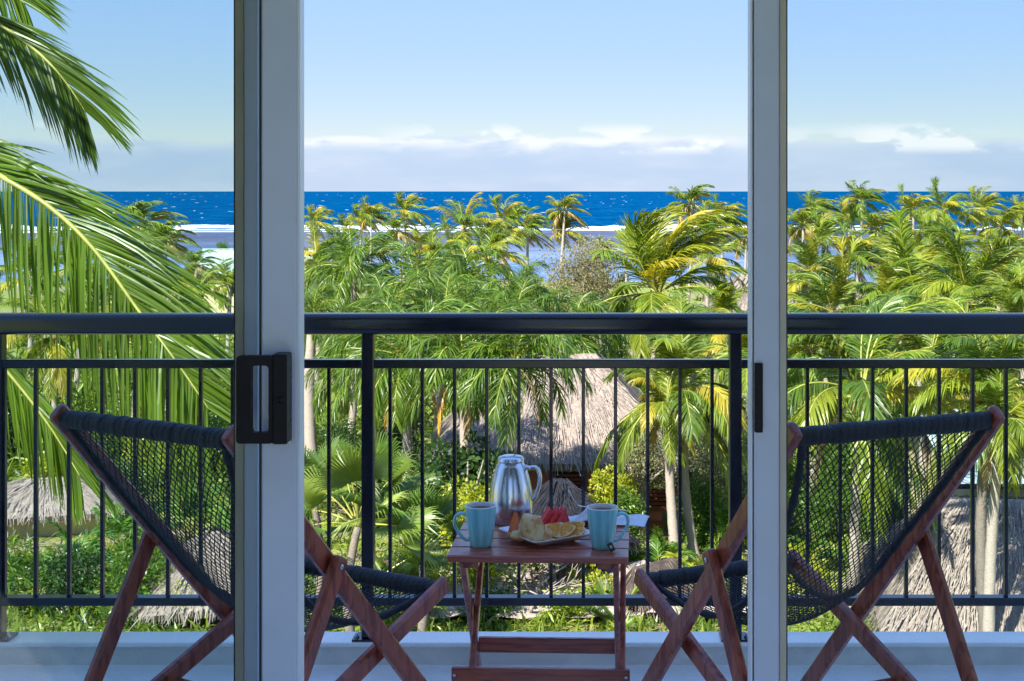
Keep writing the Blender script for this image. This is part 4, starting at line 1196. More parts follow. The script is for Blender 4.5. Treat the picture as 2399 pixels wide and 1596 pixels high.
# long low thatch right of the table, its shade put into the straw colour
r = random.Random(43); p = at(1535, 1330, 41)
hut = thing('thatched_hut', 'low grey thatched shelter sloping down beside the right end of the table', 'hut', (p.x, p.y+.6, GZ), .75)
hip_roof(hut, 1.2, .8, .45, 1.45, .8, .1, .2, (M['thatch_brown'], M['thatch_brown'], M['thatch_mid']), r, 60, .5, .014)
for sx in (-1, 1):
    mb = MB(); mb.tube([(sx*.7, 0, -.1), (sx*.7, 0, 1.2)], .06, 8); mb.build('post', M['bark'], hut)
# far bure right of the big windblown palm
r = random.Random(44); p = at(1805, 640, 98)
hut = thing('thatched_hut', 'far hut with pinkish thatched roof right of the big windblown palm', 'hut', (p.x, p.y, GZ), .1)
hip_roof(hut, 6.3, 4.5, 2.6, p.z-GZ, 2.0, .2, .3, TH, r, 12, .9, .03)
mb = MB(); mb.box((-5.4, -3.7, -.2), (5.4, 3.7, 2.7)); mb.build('wall', M['red_wall'], hut)
# thatch roofs at the lower right
r = random.Random(45); p = at(2330, 1185, 41)
hut = thing('thatched_hut', 'large straw thatched roof near the bottom right corner', 'hut', (p.x+1.5, p.y+.6, GZ), -.15)
hip_roof(hut, 4.9, 4.6, .55, p.z-GZ, 2.6, .2, .3, TH, r, 70, .6, .016)
mb = MB(); mb.box((-3.6, -3.2, -.2), (3.6, 3.2, .9)); mb.build('wall', M['yellow_wall'], hut)
r = random.Random(46); p = at(2120, 1330, 43)
hut = thing('thatched_hut', 'small straw thatched shelter on a yellow post behind the right chair leg', 'hut', (p.x, p.y, GZ), .2)
hip_roof(hut, 1.55, 1.5, at(0, 1425, 42).z-GZ, at(0, 1255, 43).z-GZ, .5, .1, .2, TH, r, 60, .5, .016)
for sx in (-1, 1):
    for sy in (-1, 1):
        mb = MB(); mb.tube([(sx*1.0, sy*1.0, -.1), (sx*1.0, sy*1.0, 1.2)], .11, 8); mb.build('post', M['yellow_wall'], hut)
# thatch cones at the lower left
r = random.Random(47); p = at(505, 1262, 42)
hut = thing('thatched_hut', 'straw thatched cone roof seen behind the left chair', 'hut', (p.x, p.y, GZ), .3)
hip_roof(hut, 2.2, 2.2, .55, p.z-GZ+.2, .1, .1, .2, TH, r, 60, .5, .016)
mb = MB(); mb.tube([(0, 0, -.1), (0, 0, 1.2)], .12, 8); mb.build('post', M['bark'], hut)
r = random.Random(48); p = at(120, 1150, 52)
hut = thing('thatched_hut', 'pale thatched roof half hidden by plants at the far left', 'hut', (p.x, p.y, GZ), .3)
hip_roof(hut, 2.6, 2.2, .9, at(0, 1120, 52).z-GZ, .8, .1, .2, TH, r, 40, .5, .018)
mb = MB(); mb.box((-1.8, -1.5, -.1), (1.8, 1.5, 1.0)); mb.build('wall', M['yellow_wall'], hut)
# metal roofed buildings
def metal_house(label, x0, x1, y0, y1, ze, zr, roofm, wallm, ribs, over=.6, win=()):
    cxh = (x0+x1)/2; cyh = (y0+y1)/2; t = thing('metal_roofed_house', label, 'house', (cxh, cyh, GZ))
    hx_, hy2 = (x1-x0)/2, (y1-y0)/2
    mb = MB(); mb.box((-hx_+over, -hy2+over, -.1), (hx_-over, hy2-over, ze)); wl = mb.build('wall', wallm, t)
    n = ribs
    for sgn, nm in ((-1, 'roof_slope'), (1, 'roof_slope')):
        mb = MB(); vs = []
        for i in range(n*2+1):
            x = -hx_ + 2*hx_*i/(n*2); dz = .045 if i % 2 else 0
            vs += [(x, sgn*hy2, ze+dz), (x, 0, zr+dz), (x, sgn*hy2, ze+dz-.05), (x, 0, zr+dz-.05)]
        fs = []
        for i in range(n*2): fs += [(4*i, 4*i+1, 4*i+5, 4*i+4), (4*i+2, 4*i+6, 4*i+7, 4*i+3), (4*i, 4*i+4, 4*i+6, 4*i+2)]
        mb.add(vs, fs); rf = mb.build(nm, roofm, t)
    mb = MB(); mb.beam((-hx_, 0, zr+.05), (hx_, 0, zr+.05), .3, .06, (0, 1, 0), .2); mb.build('ridge_cap', roofm, t)
    for sx in (-1, 1):
        mb = MB(); mb.add([(sx*(hx_-over-.01), -hy2+over, ze), (sx*(hx_-over-.01), hy2-over, ze), (sx*(hx_-over-.01), 0, zr-.1)], [(0, 1, 2)]); mb.build('gable', wallm, t)
    mb = MB(); mb.beam((-hx_, -hy2-.02, ze-.06), (hx_, -hy2-.02, ze-.06), .03, .16, (0, 1, 0), .1); mb.build('fascia', M['rail'], t)
    for wx, ww, z0, z1 in win:
        mb = MB(); mb.box((wx-ww/2, -hy2+over-.03, z0), (wx+ww/2, -hy2+over-.004, z1)); w_ = mb.build('window', M['shade_win'], wl)
        for q in (-1, 1):
            mb = MB(); mb.box((wx+q*ww/2-.04, -hy2+over-.06, z0-.05), (wx+q*ww/2+.04, -hy2+over-.032, z1+.05)); mb.build('window_frame', M['yellow_wall'], wl)
    return t
pl_ = at(2235, 1135, 44); pr_ = at(2620, 1135, 44)
metal_house('cream house with a pale teal metal roof behind the right chair', pl_.x, pr_.x+1, 44, 54, pl_.z-GZ, at(0, 965, 49).z-GZ, M['teal_roof'], M['yellow_wall'], 22, .7,
            [(-1.0, 1.1, 1.3, 2.6), (.9, 1.3, 1.3, 2.6), (2.6, 1.1, 1.3, 2.6)])
pl_ = at(445, 640, 120); pr_ = at(640, 640, 120)
metal_house('far house with a pale mint green roof left of the door stile', pl_.x, pr_.x+3, 118, 130, at(0, 643, 118).z-GZ, at(0, 585, 124).z-GZ, M['green_roof'], M['yellow_wall'], 18)

# ---- palms along the shore and in the grove
SH = 'windblown palms along the shore'
GR = 'coconut palms of the grove'
for (lab, px, py, rp, d, v, ln_) in (
    ('small windblown palm against the surf, first right of the left stile', 742, 524, 34, 215, 0, -.6),
    ('small windblown palm against the surf, second right of the left stile', 811, 536, 32, 212, 1, .3),
    ('slender shore palm leaning beside a taller twin above the surf', 846, 516, 32, 200, 2, .4),
    ('tall slender shore palm with a long bare trunk above the surf', 870, 508, 38, 195, 3, .2),
    ('bushy windblown palm rising against the sea left of centre', 952, 498, 44, 185, 0, .3),
    ('windblown palm just below and left of the bushy sea palm', 933, 541, 38, 180, 1, -.3),
    ('small low palm at the lagoon edge under the bushy sea palm', 982, 571, 30, 190, 2, .2),
    ('tiny dark palm at the lagoon edge by the tall slender trunk', 869, 583, 24, 205, 1, 0),
    ('tiny dark palm at the lagoon edge right of the slender trunk', 902, 580, 26, 200, 3, 0),
    ('windblown palm top right of the large upright palm', 1187, 520, 48, 150, 2, .5),
    ('windblown palm on the right shoulder of the centre grove', 1236, 542, 48, 125, 0, .4),
    ('yellowish windblown palm under the large upright palm', 1150, 575, 58, 115, 1, .4),
    ('tall thin palm bent over against the sea in the middle', 1323, 492, 42, 140, 3, .8),
    ('lower crown just below the tall bent palm in the middle', 1322, 546, 36, 142, 2, .5),
    ('small dark palm by the lagoon left of the big windblown palm', 1409, 585, 30, 190, 0, .3),
    ('small palm with yellow skirt by the lagoon, nearest the big windblown palm', 1471, 572, 30, 185, 1, .2),
    ('palm top bending just above the horizon left of the right stile', 1620, 476, 54, 130, 1, .6),
    ('dense windblown palm behind the right side of the big palm', 1672, 532, 56, 112, 3, .5),
    ('rounded palm crown second left of the right stile', 1700, 512, 44, 140, 0, .4),
    ('small palm right against the right stile with pale trunk', 1748, 556, 36, 150, 2, .2),
    ('rounded palm crown against the sea just right of the right stile', 1911, 498, 50, 140, 2, .5),
    ('palm with pale slender trunk nearest the right stile', 1882, 530, 50, 120, 1, .6),
    ('windblown palm with dark thin trunk before the lagoon at right', 1938, 562, 56, 110, 0, .3),
    ('lone palm crown touching the horizon at right, tips streaming right', 2019, 472, 42, 170, 3, .6),
    ('small crown just below the lone palm on the horizon at right', 1990, 506, 34, 175, 0, .3),
    ('rounded windblown palm left of the tall right hand group', 2056, 542, 50, 130, 1, .4),
    ('windblown palm left of the tallest palm at right', 2140, 498, 46, 140, 2, .3),
    ('windblown palm close right of the tallest palm at right', 2302, 494, 48, 140, 0, .4),
    ('windblown palm below the tallest palm at right', 2182, 550, 54, 120, 3, .4),
    ('yellow green palm crown in the middle of the right hand grove', 2095, 582, 52, 115, 1, .3),
    ('windblown palm near the right edge of the photo above the grove', 2348, 532, 56, 115, 2, .3),
    ('palm cut by the right edge of the photo against the sea', 2394, 498, 34, 160, 1, .1),
    ('palm crown low in the right hand grove beside the lagoon gap', 2010, 606, 64, 95, 2, .3),
    ('dark windblown palm behind the hanging frond at far left', 338, 524, 66, 150, 0, .3),
    ('second dark palm behind the hanging frond tip at left', 388, 566, 54, 140, 2, .3),
    ('yellow palm in front of the mint green roof', 462, 622, 44, 112, 1, .3),
    ('palm crown right under the mint green roof beside the stile', 540, 668, 54, 92, 3, .2),
    ):
    palm(lab, px, py, rp*random.Random(px+1).uniform(.9, 1.12), d, 'windy', random.Random(px+7).randrange(6), True, SH, None, ln_, random.Random(px).uniform(-.45, .45))
for (lab, px, py, rp, d, v, k, mt) in (
    ('large palm with upright spread fronds crossing the horizon left of centre', 1087, 541, 82, 120, 0, 'calm', 'coco_dark'),
    ('bright windblown palm in front of the large upright palm', 1062, 584, 62, 108, 1, 'breezy', None),
    ('tallest palm of the right hand group, fronds spread above the horizon', 2213, 497, 68, 115, 1, 'breezy', None),
    ('palm with dark centre just under the tallest right hand palm', 2234, 592, 74, 95, 2, 'breezy', None),
    ('palm with fanned dark fronds near the right edge below the horizon', 2358, 614, 72, 90, 0, 'breezy', None),
    ('bright palm in the middle of the right hand grove above the rail', 2120, 632, 84, 82, 1, 'breezy', None),
    ('bright palm right of centre in the right hand grove above the rail', 2286, 650, 84, 78, 2, 'breezy', None),
    ('palm behind the hanging frond tip left of the stile', 468, 690, 64, 80, 0, 'breezy', None),
    ('palm low behind the hanging frond above the rail at left', 405, 700, 72, 72, 1, 'breezy', None)):
    palm(lab, px, py, rp, d, k, v, False, GR, mt, .3, random.Random(px).uniform(-.5, .5))
palm('big windblown palm in the middle with a stump of pale stalks', 1544, 692, 235, 70, 'gale', 0, False, GR, None, .8, .1, 0, nuts=True)
palm('palm with slim pale trunk left of its twin, above the lawn', 1563, 958, 120, 46, 'calm', 1, False, GR, None, -.3, .4, 1, tr=.16)
palm('palm with orange heart and coconuts right of its twin, above the lawn', 1603, 925, 215, 47, 'calm', 0, False, GR, None, -.4, 1.2, 2, tr=.15, nuts=True)
palm('bright palm with wide arching fronds behind the right chair', 2021, 930, 265, 40, 'calm', 2, False, GR, None, .2, .3, 1, nuts=True)
palm('palm with dark trunk standing before the teal roof', 2316, 930, 225, 37, 'calm', 1, False, GR, None, 0, 2.2, 1, trunk='trunk_dark', nuts=True)  # trunk's shade put into the darker bark colour
palm('shorter palm with pale leaning trunk before the teal roof', 2346, 995, 150, 36, 'calm', 0, False, GR, None, .35, .9, 1)
palm('palm arching over the rail in the middle of the right pane', 2150, 705, 165, 60, 'breezy', 2, False, GR, None, .2, .6)
palm('palm with long upright fronds over the rail at the right', 2268, 715, 185, 56, 'calm', 0, False, GR, None, .2, 2.9)
palm('palm over the rail just right of the right stile', 1950, 735, 140, 64, 'breezy', 1, False, GR, None, .2, 1.9)
palm('palm filling the right edge of the photo at the rail', 2395, 780, 170, 50, 'calm', 2, False, GR, None, .2, 1.2)
palm('palm between the rails in the middle of the right pane', 2180, 850, 170, 50, 'calm', 1, False, GR, None, .2, .2)
for (lab, px, py, rp, d, v, k) in (
    ('palm crown low behind the rail under the bright right hand palm', 2080, 720, 130, 66, 0, 'calm'),
    ('palm crown just above the rail left of the lagoon gap at right', 1895, 640, 95, 86, 1, 'breezy'),
    ('yellow green palm above the rail below the tallest palm', 2200, 655, 110, 72, 0, 'breezy'),
    ('palm crown above the rail by the right edge of the photo', 2365, 690, 120, 62, 2, 'calm'),
    ('palm behind the upper rail right of the right stile', 1900, 830, 120, 56, 1, 'calm'),
    ('palm behind the upper rail at the far right', 2370, 860, 150, 46, 0, 'calm'),
    ('windblown palm behind the right frond of the big palm', 1660, 610, 90, 88, 1, 'breezy'),
    ('bright palm behind the foxtail palms left of centre', 1015, 612, 72, 92, 1, 'breezy'),
    ('bright palm behind the foxtails nearest the left stile', 745, 620, 85, 88, 2, 'breezy'),
    ('bright palm behind the foxtail palms at centre', 1145, 615, 85, 90, 0, 'breezy'),
    ('bright palm behind the rail right of the right railing post', 1745, 840, 120, 56, 2, 'calm'),
    ('palm behind the hanging frond at the left edge above the rail', 70, 650, 110, 76, 0, 'breezy'),
    ('second palm behind the hanging frond above the rail at left', 185, 625, 110, 82, 1, 'breezy'),
    ('third palm behind the hanging frond above the rail at left', 290, 640, 110, 78, 2, 'breezy'),
    ('palm behind the hanging leaflets between the rails at left', 130, 790, 140, 60, 1, 'calm'),
    ('palm behind the hanging leaflets beside the left chair top', 330, 810, 140, 58, 2, 'calm'),
    ('palm under the far thatched roof left of the right stile', 1690, 770, 110, 66, 0, 'calm')):
    palm(lab, px, py, rp, d, k, v, False, GR, None, .2, random.Random(px).uniform(-2, 2))
# foxtail palms of the middle
FX = 'foxtail palms of the middle grove'
for i, (lab, px, py, rp, d, dr, dy) in enumerate((
    ('foxtail palm with dark shaded heart above the rail right of the left stile', 826, 636, 125, 66, 0, 0),
    ('yellowing foxtail palm with thick pale trunk beside the left stile', 733, 735, 95, 56, 2, 0),
    ('foxtail palm above the rail, third from the left stile', 976, 672, 120, 64, 0, 0),
    ('foxtail palm above the rail in the middle of the opening', 1102, 668, 115, 72, 0, 0),
    ('foxtail palm with a bright upright spear leaf in the middle', 1213, 700, 100, 62, 0, 0),
    ('foxtail palm close under the top rail, second from the left stile', 908, 742, 110, 57, 0, 0),
    ('foxtail palm close under the top rail left of centre', 1041, 748, 115, 60, 1, 0),
    ('foxtail palm close under the top rail at centre', 1200, 765, 125, 56, 1, 0),
    ('foxtail palm left of the brownish tree above the rail', 1280, 735, 85, 66, 0, 0),
    ('foxtail palm behind the rail left of the big windblown palm', 1345, 785, 120, 56, 1, 0),
    ('foxtail palm hanging low right of the left railing post', 952, 846, 165, 47, 2, 1),
    ('foxtail palm with hanging orange frond above the carafe', 1085, 852, 165, 45.5, 3, 1),
    ('foxtail palm drooping before the pale thatch', 1205, 852, 160, 45, 3, 1),
    ('foxtail palm drooping behind the left railing post', 862, 850, 150, 52, 1, 0))):
    palm(lab, px, py, rp, d, 'fox', i, False, FX, None, random.Random(i).uniform(-.3, .3), i*1.3, dr, 'trunk', .22 if i == 1 else .16, dying=dy)
# pale flower ball on the palm above the carafe
mb = MB(); r = random.Random(77)
for k in range(900):
    v = Vector((r.gauss(0, 1), r.gauss(0, 1), r.gauss(0, 1))).normalized()
    w = v.cross(Vector((r.gauss(0, 1), r.gauss(0, 1), r.gauss(0, 1)))).normalized()*.008
    b = v*.05; e = v*r.uniform(.36, .47) + Vector((0, 0, -.05))
    mb.add([b-w, b+w, e+w*.6, e-w*.6], [(0, 1, 2, 3)])
o = mb.build('palm_flower', M['flower']); p = at(1146, 940, 45.5); o.location = p
tag(o, 'round pale yellow palm flower head hanging above the carafe', 'flower')
# fan palms
FP = 'fan palms below the railing'
palm('fan palm with large fans behind the left railing post', 838, 1235, 225, 37, 'fan', 0, False, FP, None, 0, .4, 0, 'trunk_dark')
palm('fan palm spreading left of the table', 985, 1300, 165, 39, 'fan', 1, False, FP, None, 0, 1.9, 0, 'trunk_dark')
palm('fan palm close beside the left stile above the left chair', 735, 1180, 150, 40, 'fan', 1, False, FP, None, 0, .8, 0, 'trunk_dark')
palm('fan palm low between the left chair seat and the kerb', 930, 1430, 150, 41, 'fan', 0, False, FP, None, 0, 3.1, 0, 'trunk_dark')
palm('fan palm low between the table leg and the right chair', 1432, 1490, 130, 40.5, 'fan', 1, False, FP, None, 0, .1, 0, 'trunk_dark')
# understory palms
AP = 'low feather palms under the trees'
for i, (lab, px, py, rp, d) in enumerate((
    ('low feather palm behind the left end of the railing', 70, 1330, 130, 42),
    ('low feather palm left of the left chair leg', 180, 1300, 140, 44),
    ('low feather palm behind the left chair back', 270, 1250, 120, 48),
    ('low feather palm behind the upper left chair rail', 340, 1330, 110, 43),
    ('yellow tipped low palm at the bottom left corner', 20, 1440, 110, 41),
    ('low feather palm right of the lawn under the slim trunks', 1560, 1310, 105, 45),
    ('low feather palm under the right chair front bar', 1640, 1330, 110, 44),
    ('low feather palm left of the right railing post', 1690, 1240, 90, 48),
    ('low feather palm behind the left stile', 640, 1330, 120, 43),
    ('low feather palm seen through the net of the right chair', 1900, 1300, 120, 46),
    ('low feather palm under the front edge of the table', 1330, 1400, 85, 43),
    ('low feather palm behind the net of the left chair', 450, 1180, 130, 50))):
    p = at(px, py, d); g = gz(p.x, d)
    t = palm(lab, px, py, rp, d, 'areca', i, False, AP, 'shrub_yellow' if i in (4, 6) else None)
    t.location = (p.x, d, g)
    hz = max(1.0, (p.z-g)+rp*d/F_PX*.6)
    for ch in t.children: ch.scale = (hz*1.0, hz*1.0, hz*1.05)
# ---- shrubs and small trees
tree('brownish small leaved tree left of the big windblown palm', 1372, 668, 105, 84, 'brown_tree', name='brown_leaved_tree')
tree('grey green bushy tree right of the thatch behind the slim trunks', 1655, 1075, 150, 53, 'shrub_grey')
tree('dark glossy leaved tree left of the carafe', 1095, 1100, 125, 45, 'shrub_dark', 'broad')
tree('bushy green tree between the thatch and the slim palm trunk', 1505, 1085, 95, 50, 'shrub_grey', 'tree')
tree('green tree behind the right stile', 1800, 1100, 120, 55, 'shrub', 'tree')
tree('green tree filling the gap behind the left stile', 620, 1050, 150, 60, 'shrub', 'tree')
tree('tree behind the net of the left chair', 450, 1090, 140, 62, 'shrub', 'tree')
tree('tree under the hanging frond at the far left', 250, 1080, 150, 60, 'shrub', 'tree')
tree('tree at the left edge of the photo under the hanging frond', 20, 1020, 160, 62, 'shrub_dark', 'tree')
for (lab, px, py, rp, d, f, m_) in (
    ('yellow green bush under the thatch eave right of the carafe', 1430, 1135, 62, 46, 'broad', 'shrub_yellow'),
    ('bright green bush below the thatch at the lawn edge', 1460, 1180, 52, 45, 'broad', 'shrub'),
    ('green bush right of the lawn behind the slim trunks', 1650, 1180, 85, 49, 'fine', 'shrub'),
    ('bush of yellow and green leaves left of the carafe', 1110, 1180, 75, 43, 'broad', 'shrub_yellow'),
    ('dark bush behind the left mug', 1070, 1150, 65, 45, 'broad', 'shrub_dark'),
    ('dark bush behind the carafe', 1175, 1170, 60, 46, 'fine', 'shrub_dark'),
    ('yellow croton bush behind the left railing', 355, 985, 60, 58, 'broad', 'shrub_yellow'),
    ('yellow green bush between the left balusters', 120, 1080, 60, 56, 'broad', 'shrub_yellow'),
    ('low green hedge at the bottom left above the kerb', 330, 1455, 130, 41, 'fine', 'shrub'),
    ('low bright hedge left of the thatched cone above the kerb', 440, 1465, 80, 40.5, 'fine', 'shrub_yellow'),
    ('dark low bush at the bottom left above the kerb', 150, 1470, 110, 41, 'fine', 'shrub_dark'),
    ('low green bush under the table left of the bare branches', 1160, 1470, 70, 40.5, 'broad', 'shrub'),
    ('low yellow bush under the table right of the bare branches', 1340, 1475, 60, 40.5, 'broad', 'shrub_yellow'),
    ('yellow leaved bush under the right end of the table', 1400, 1400, 70, 42, 'broad', 'shrub_yellow'),
    ('small bush under the table by the left leg', 1120, 1390, 50, 43, 'fine', 'shrub_grey'),
    ('green bush behind the right chair front leg', 1700, 1420, 80, 42, 'fine', 'shrub'),
    ('green bush seen low through the right chair net', 1850, 1410, 85, 43, 'broad', 'shrub_yellow'),
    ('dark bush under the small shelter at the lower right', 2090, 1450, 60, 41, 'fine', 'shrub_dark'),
    ('green bush behind the right stile below the latch', 1810, 1200, 80, 50, 'fine', 'shrub'),
    ('green bush seen through the upper right chair net', 1930, 1170, 70, 50, 'fine', 'shrub'),
    ('green bush behind the net next to the cream house', 2080, 1180, 70, 47, 'broad', 'shrub'),
    ('small yellow green bush beside the cream house wall', 2190, 1190, 40, 44, 'broad', 'shrub_yellow'),
    ('green bush behind the left chair rail', 310, 1130, 75, 54, 'fine', 'shrub'),
    ('green bush behind the left stile below the handle', 640, 1220, 90, 48, 'fine', 'shrub'),
    ('green bush behind the left chair seat net', 780, 1400, 70, 41, 'fine', 'shrub'),
    ('yellow flowering bush right of the fan palm fans', 1010, 1370, 55, 42, 'broad', 'shrub_yellow'),
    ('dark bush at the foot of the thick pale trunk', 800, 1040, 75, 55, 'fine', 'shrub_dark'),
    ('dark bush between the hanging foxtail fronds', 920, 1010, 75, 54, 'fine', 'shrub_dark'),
    ('green bush under the thatch eave left of the dark tree', 1000, 1110, 70, 47, 'fine', 'shrub'),
    ('green bush between the two right hand palms', 2160, 1010, 80, 55, 'fine', 'shrub'),
    ('green bush under the bright palm behind the right chair', 1990, 1060, 85, 52, 'fine', 'shrub'),
    ('dark bush low in the middle of the grove above the rail', 1420, 720, 60, 80, 'fine', 'shrub_dark'),
    ('bush under the grove right of the lagoon gap', 1900, 660, 70, 90, 'fine', 'shrub_grey'),
    ('low tree clump at the shore left of the left stile', 520, 578, 22, 205, 'fine', 'shrub'),
    ('dark clump at the lagoon edge left of the slender palms', 800, 585, 45, 150, 'fine', 'shrub')):
    shrub(lab, px, py, rp, d, f, m_)
# the mass of leaves between the plants: nobody could count it
KEEP = [(cx0, 54.4, 6.6, 5.0), (at(2420, 0, 49).x, 49, 4.5, 5.5), (at(560, 0, 124).x, 124, 7, 7), (at(1805, 0, 98).x, 98, 6, 5), (at(1313, 0, 44).x, 44, 1.9, 1.9), (at(2330, 0, 41).x+1.5, 41.6, 5, 4.8),
        (at(2120, 0, 43).x, 43, 1.7, 1.7), (at(505, 0, 42).x, 42, 2.3, 2.3), (at(1545, 0, 41).x, 41.6, 1.6, 1.4), (at(120, 0, 52).x, 52, 2.8, 2.4), (at(1520, 0, 49).x, 49, 1.7, 6.0), (at(1250, 0, 42).x, 42, 3.0, 2.0)]
def free(x, y): return all(abs(x-a_) > b_ or abs(y-c_) > d_ for a_, c_, b_, d_ in KEEP)
M['mass'] = leaf_mat('undergrowth_leaf', (0.030, 0.085, 0.010), (0.250, 0.320, 0.025), rough=.4)
M['mass_low'] = leaf_mat('ground_cover_leaf', (0.030, 0.090, 0.012), (0.260, 0.330, 0.030), rough=.4)
r = random.Random(301); mb = MB()
for i in range(2600):
    d = 1/(1/205 + (1/57-1/205)*r.random()); x = r.uniform(-.85, .70)*d
    if not free(x, d) or (d > 120 and r.random() < .3): continue
    R = r.uniform(.8, 2.0)*(1.15 if d < 110 else .9); g = gz(x, d); hz_ = r.uniform(0, 1.2)
    if d > 150: hz_ *= .3; R *= .7
    for k in range(30):
        a = r.uniform(0, 6.28); el = math.radians(r.uniform(15, 85)); dd = Vector((math.cos(a)*math.cos(el), math.sin(a)*math.cos(el), math.sin(el)))
        add_leaflet(mb, Vector((x + r.gauss(0, .3), d + r.gauss(0, .3), g + hz_*r.random())), dd, Vector((r.gauss(0, 1), r.gauss(0, 1), r.gauss(0, 1))).normalized(), R*r.uniform(.7, 1.3), .05+.0009*d, .55, Vector((.2, 0, 0)), r, 3)
o = mb.build('undergrowth', M['mass']); tag(o, 'dense green undergrowth filling the grove between the palm trunks', 'undergrowth', kind='stuff')
r = random.Random(302); mb = MB()
for i in range(5200):
    d = 1/(1/58 + (1/32-1/58)*r.random()); x = r.uniform(-.85, .70)*d
    if not free(x, d): continue
    R = r.uniform(.2, .55); g = gz(x, d)
    for k in range(14):
        a = r.uniform(0, 6.28); el = math.radians(r.uniform(15, 85)); dd = Vector((math.cos(a)*math.cos(el), math.sin(a)*math.cos(el), math.sin(el)))
        add_leaflet(mb, Vector((x + r.gauss(0, .2), d + r.gauss(0, .2), g + .25*r.random())), dd, Vector((r.gauss(0, 1), r.gauss(0, 1), r.gauss(0, 1))).normalized(), R*r.uniform(.7, 1.3), .07, .5, Vector((.1, 0, 0)), r, 2)
o = mb.build('ground_cover', M['mass_low']); tag(o, 'leafy green ground cover on the garden floor', 'ground cover', kind='stuff')
# bare branched shrub under the table
def bare_shrub(label, px, py, d, h, seed):
    r = random.Random(seed); p = at(px, py, d); g = gz(p.x, d)
    t = thing('bare_shrub', label, 'shrub', (p.x, d, g)); mb = MB()
    def br(p0, dr, l, rad, lev):
        p1 = p0 + dr*l*.5 + Vector((r.gauss(0, .05), r.gauss(0, .05), 0))*l; p2 = p0 + dr*l
        mb.tube([p0, p1, p2], [rad, rad*.85, rad*.65], 5)
        if lev > 0:
            for k in range(r.choice([2, 3])):
                nd = (dr + Vector((r.gauss(0, .55), r.gauss(0, .55), r.gauss(.1, .3)))).normalized(); br(p2, nd, l*r.uniform(.6, .85), rad*.62, lev-1)
    for k in range(4): br(Vector((r.uniform(-.1, .1), r.uniform(-.1, .1), 0)), Vector((r.gauss(0, .45), r.gauss(0, .45), 1)).normalized(), h*.36, .075, 4)
    mb.build('branches', M['bark'], t, True)
    o = link('foliage', SHRUB['broad'][0], t); o.scale = (h*.5, h*.5, h*.45); o.location = (0, 0, h*.55); setmat(o, M['shrub_grey'])
    o.scale = (h*.42, h*.42, h*.3)
bare_shrub('bare pale branched shrub seen under the table', 1235, 1440, 41, 2.7, 5)
bare_shrub('bare pale branched shrub under the fruit plate', 1290, 1420, 42.5, 2.4, 9)
# straw coloured dry bank and rocks under the table
mb = grid_sheet([at(1020, 0, 42).x + i*.45 for i in range(22)], [40.2 + j*.45 for j in range(9)], lambda x, y: GZ + .30 + .5*max(0, (y-40)/4) + .35*noise.noise(Vector((x*.8, y*.8, 4))))
o = mb.build('gravel_bank', M['rock'], None, True); tag(o, kind='structure')
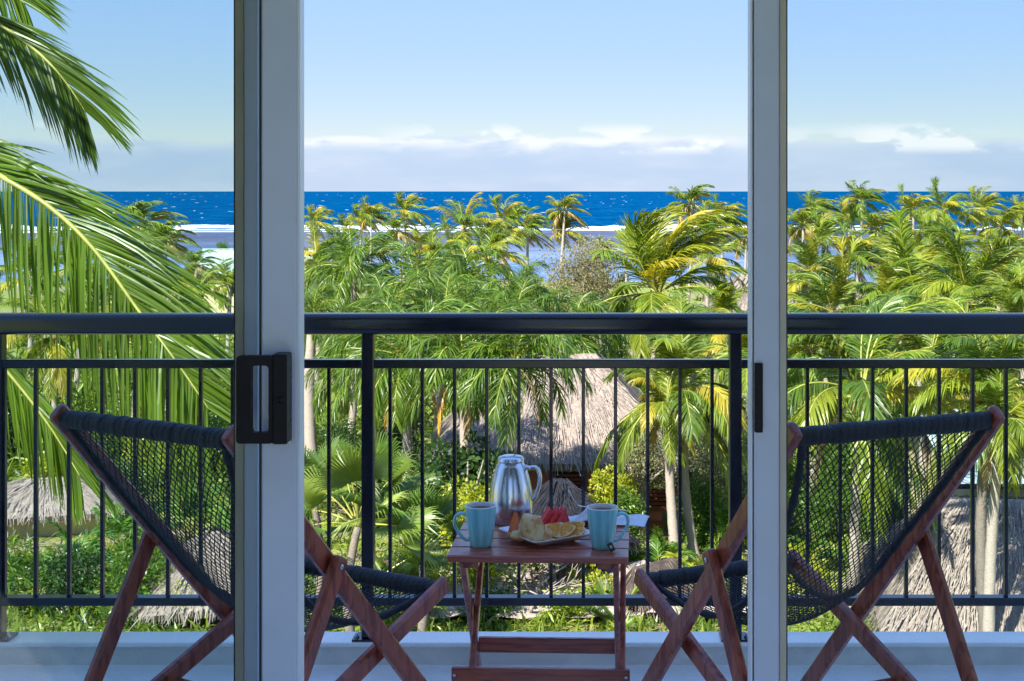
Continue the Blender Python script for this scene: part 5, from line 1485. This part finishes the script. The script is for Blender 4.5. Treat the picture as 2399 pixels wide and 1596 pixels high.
# ---- the near palm at the left
NP = thing('coconut_palm', 'nearest coconut palm with large fronds hanging in from the left', 'palm tree', (-6.2, 9.4, GZ), 0)
crown = at(-560, 330, 9.4) - Vector(NP.location)
trunk_mb(Vector((0, 0, 0)), crown, .24, .15, Vector((.3, 0, 0)), 30).build('trunk', M['trunk'], NP, True)
def near_frond(ctrl, n_leaf, f0, f1, low, upl, llen, lw, seed, single, sag_low=.55):
    r = random.Random(seed)
    base = Vector(NP.location)
    P = [at(*c) - base for c in ctrl]
    pts = [Vector(q) for q in catmull([tuple(p) for p in P], 10)]
    mb = MB(); n = len(pts)
    mb.tube(pts, [.026*(1-.88*i/(n-1)) for i in range(n)], 8); fr = mb.build('frond', M['rachis'], NP, True)
    rest = MB(); shared = []
    for k in range(n_leaf):
        f = f0 + (f1-f0)*(k+.5)/n_leaf
        p, t = pts_at(pts, f)
        env = .55 + .45*math.sin(math.pi*min(1, .2+.7*(1-f)/(1-f0+1e-6)))
        env *= (1-.35*max(0, (f-.8)/.2))
        for sgn in (-1, 1):
            if r.random() < .03: continue
            if sgn < 0:    # hanging side
                d = (t*low[0] + Vector((low[1], r.uniform(-.35, .15), low[2])) + Vector((r.gauss(0, .03), r.gauss(0, .05), r.gauss(0, .02)))).normalized(); sg = sag_low
            else:          # windward, lifted side
                d = (t*upl[0] + Vector((upl[1], r.uniform(-.15, .35), upl[2])) + Vector((r.gauss(0, .04), r.gauss(0, .05), r.gauss(0, .04)))).normalized(); sg = .16
            mb = MB() if single else rest
            add_leaflet(mb, p, d, t, llen*env*r.uniform(.9, 1.08), lw*r.uniform(.85, 1.15), sg*r.uniform(.6, 1.3), Vector((.08, 0, 0)), r, 5, .35)
            if single: mb.build('leaflet', M['near_leaf'], fr)
    if not single: rest.build('leaflets', M['near_leaf'], fr)['kind'] = 'stuff'
near_frond([(-540, 300, 9.3), (-330, 285, 9.0), (-150, 325, 8.8), (0, 412, 8.6), (116, 485, 8.5), (218, 582, 8.4), (330, 735, 8.3), (415, 850, 8.2), (490, 960, 8.15)],
           140, .22, .99, (.25, -.12, -1.0), (1.0, .42, .30), .98, .0215, 5, True, .30)
near_frond([(-540, 280, 9.4), (-400, 100, 9.3), (-220, 10, 9.25), (-60, 30, 9.2), (60, 100, 9.15), (140, 175, 9.1), (200, 262, 9.1)],
           96, .25, .99, (.55, .10, -.75), (1.0, .5, .0), .72, .021, 6, False, .25)
near_frond([(-540, 380, 9.6), (-330, 520, 9.7), (-150, 680, 9.7), (0, 850, 9.6), (110, 990, 9.5), (190, 1120, 9.4)],
           90, .25, .99, (.35, .05, -.9), (.9, .5, -.2), .62, .022, 7, False)
near_frond([(-540, 300, 9.5), (-440, 60, 9.8), (-300, -90, 10.0), (-150, -110, 10.1), (-30, -60, 10.2), (60, 10, 10.2)],
           70, .25, .99, (.5, .1, -.8), (1.0, .4, .1), .66, .022, 8, False)
for k, (az, el) in enumerate(((3.3, 40), (2.4, 25), (4.2, 10), (3.0, -20), (1.6, 60), (5.0, 70))):
    r = random.Random(900+k); pts = rachis_path(az, math.radians(el), 3.6, 1.0, Vector((.1, 0, 0)), 12)
    mb = MB(); frond(mb, pts, 70, .85, .04, r, Vector((.05, 0, 0)), .4, 55, rr=.03); o = mb.build('frond', [M['near_leaf'], M['rachis']], NP); o.location = crown
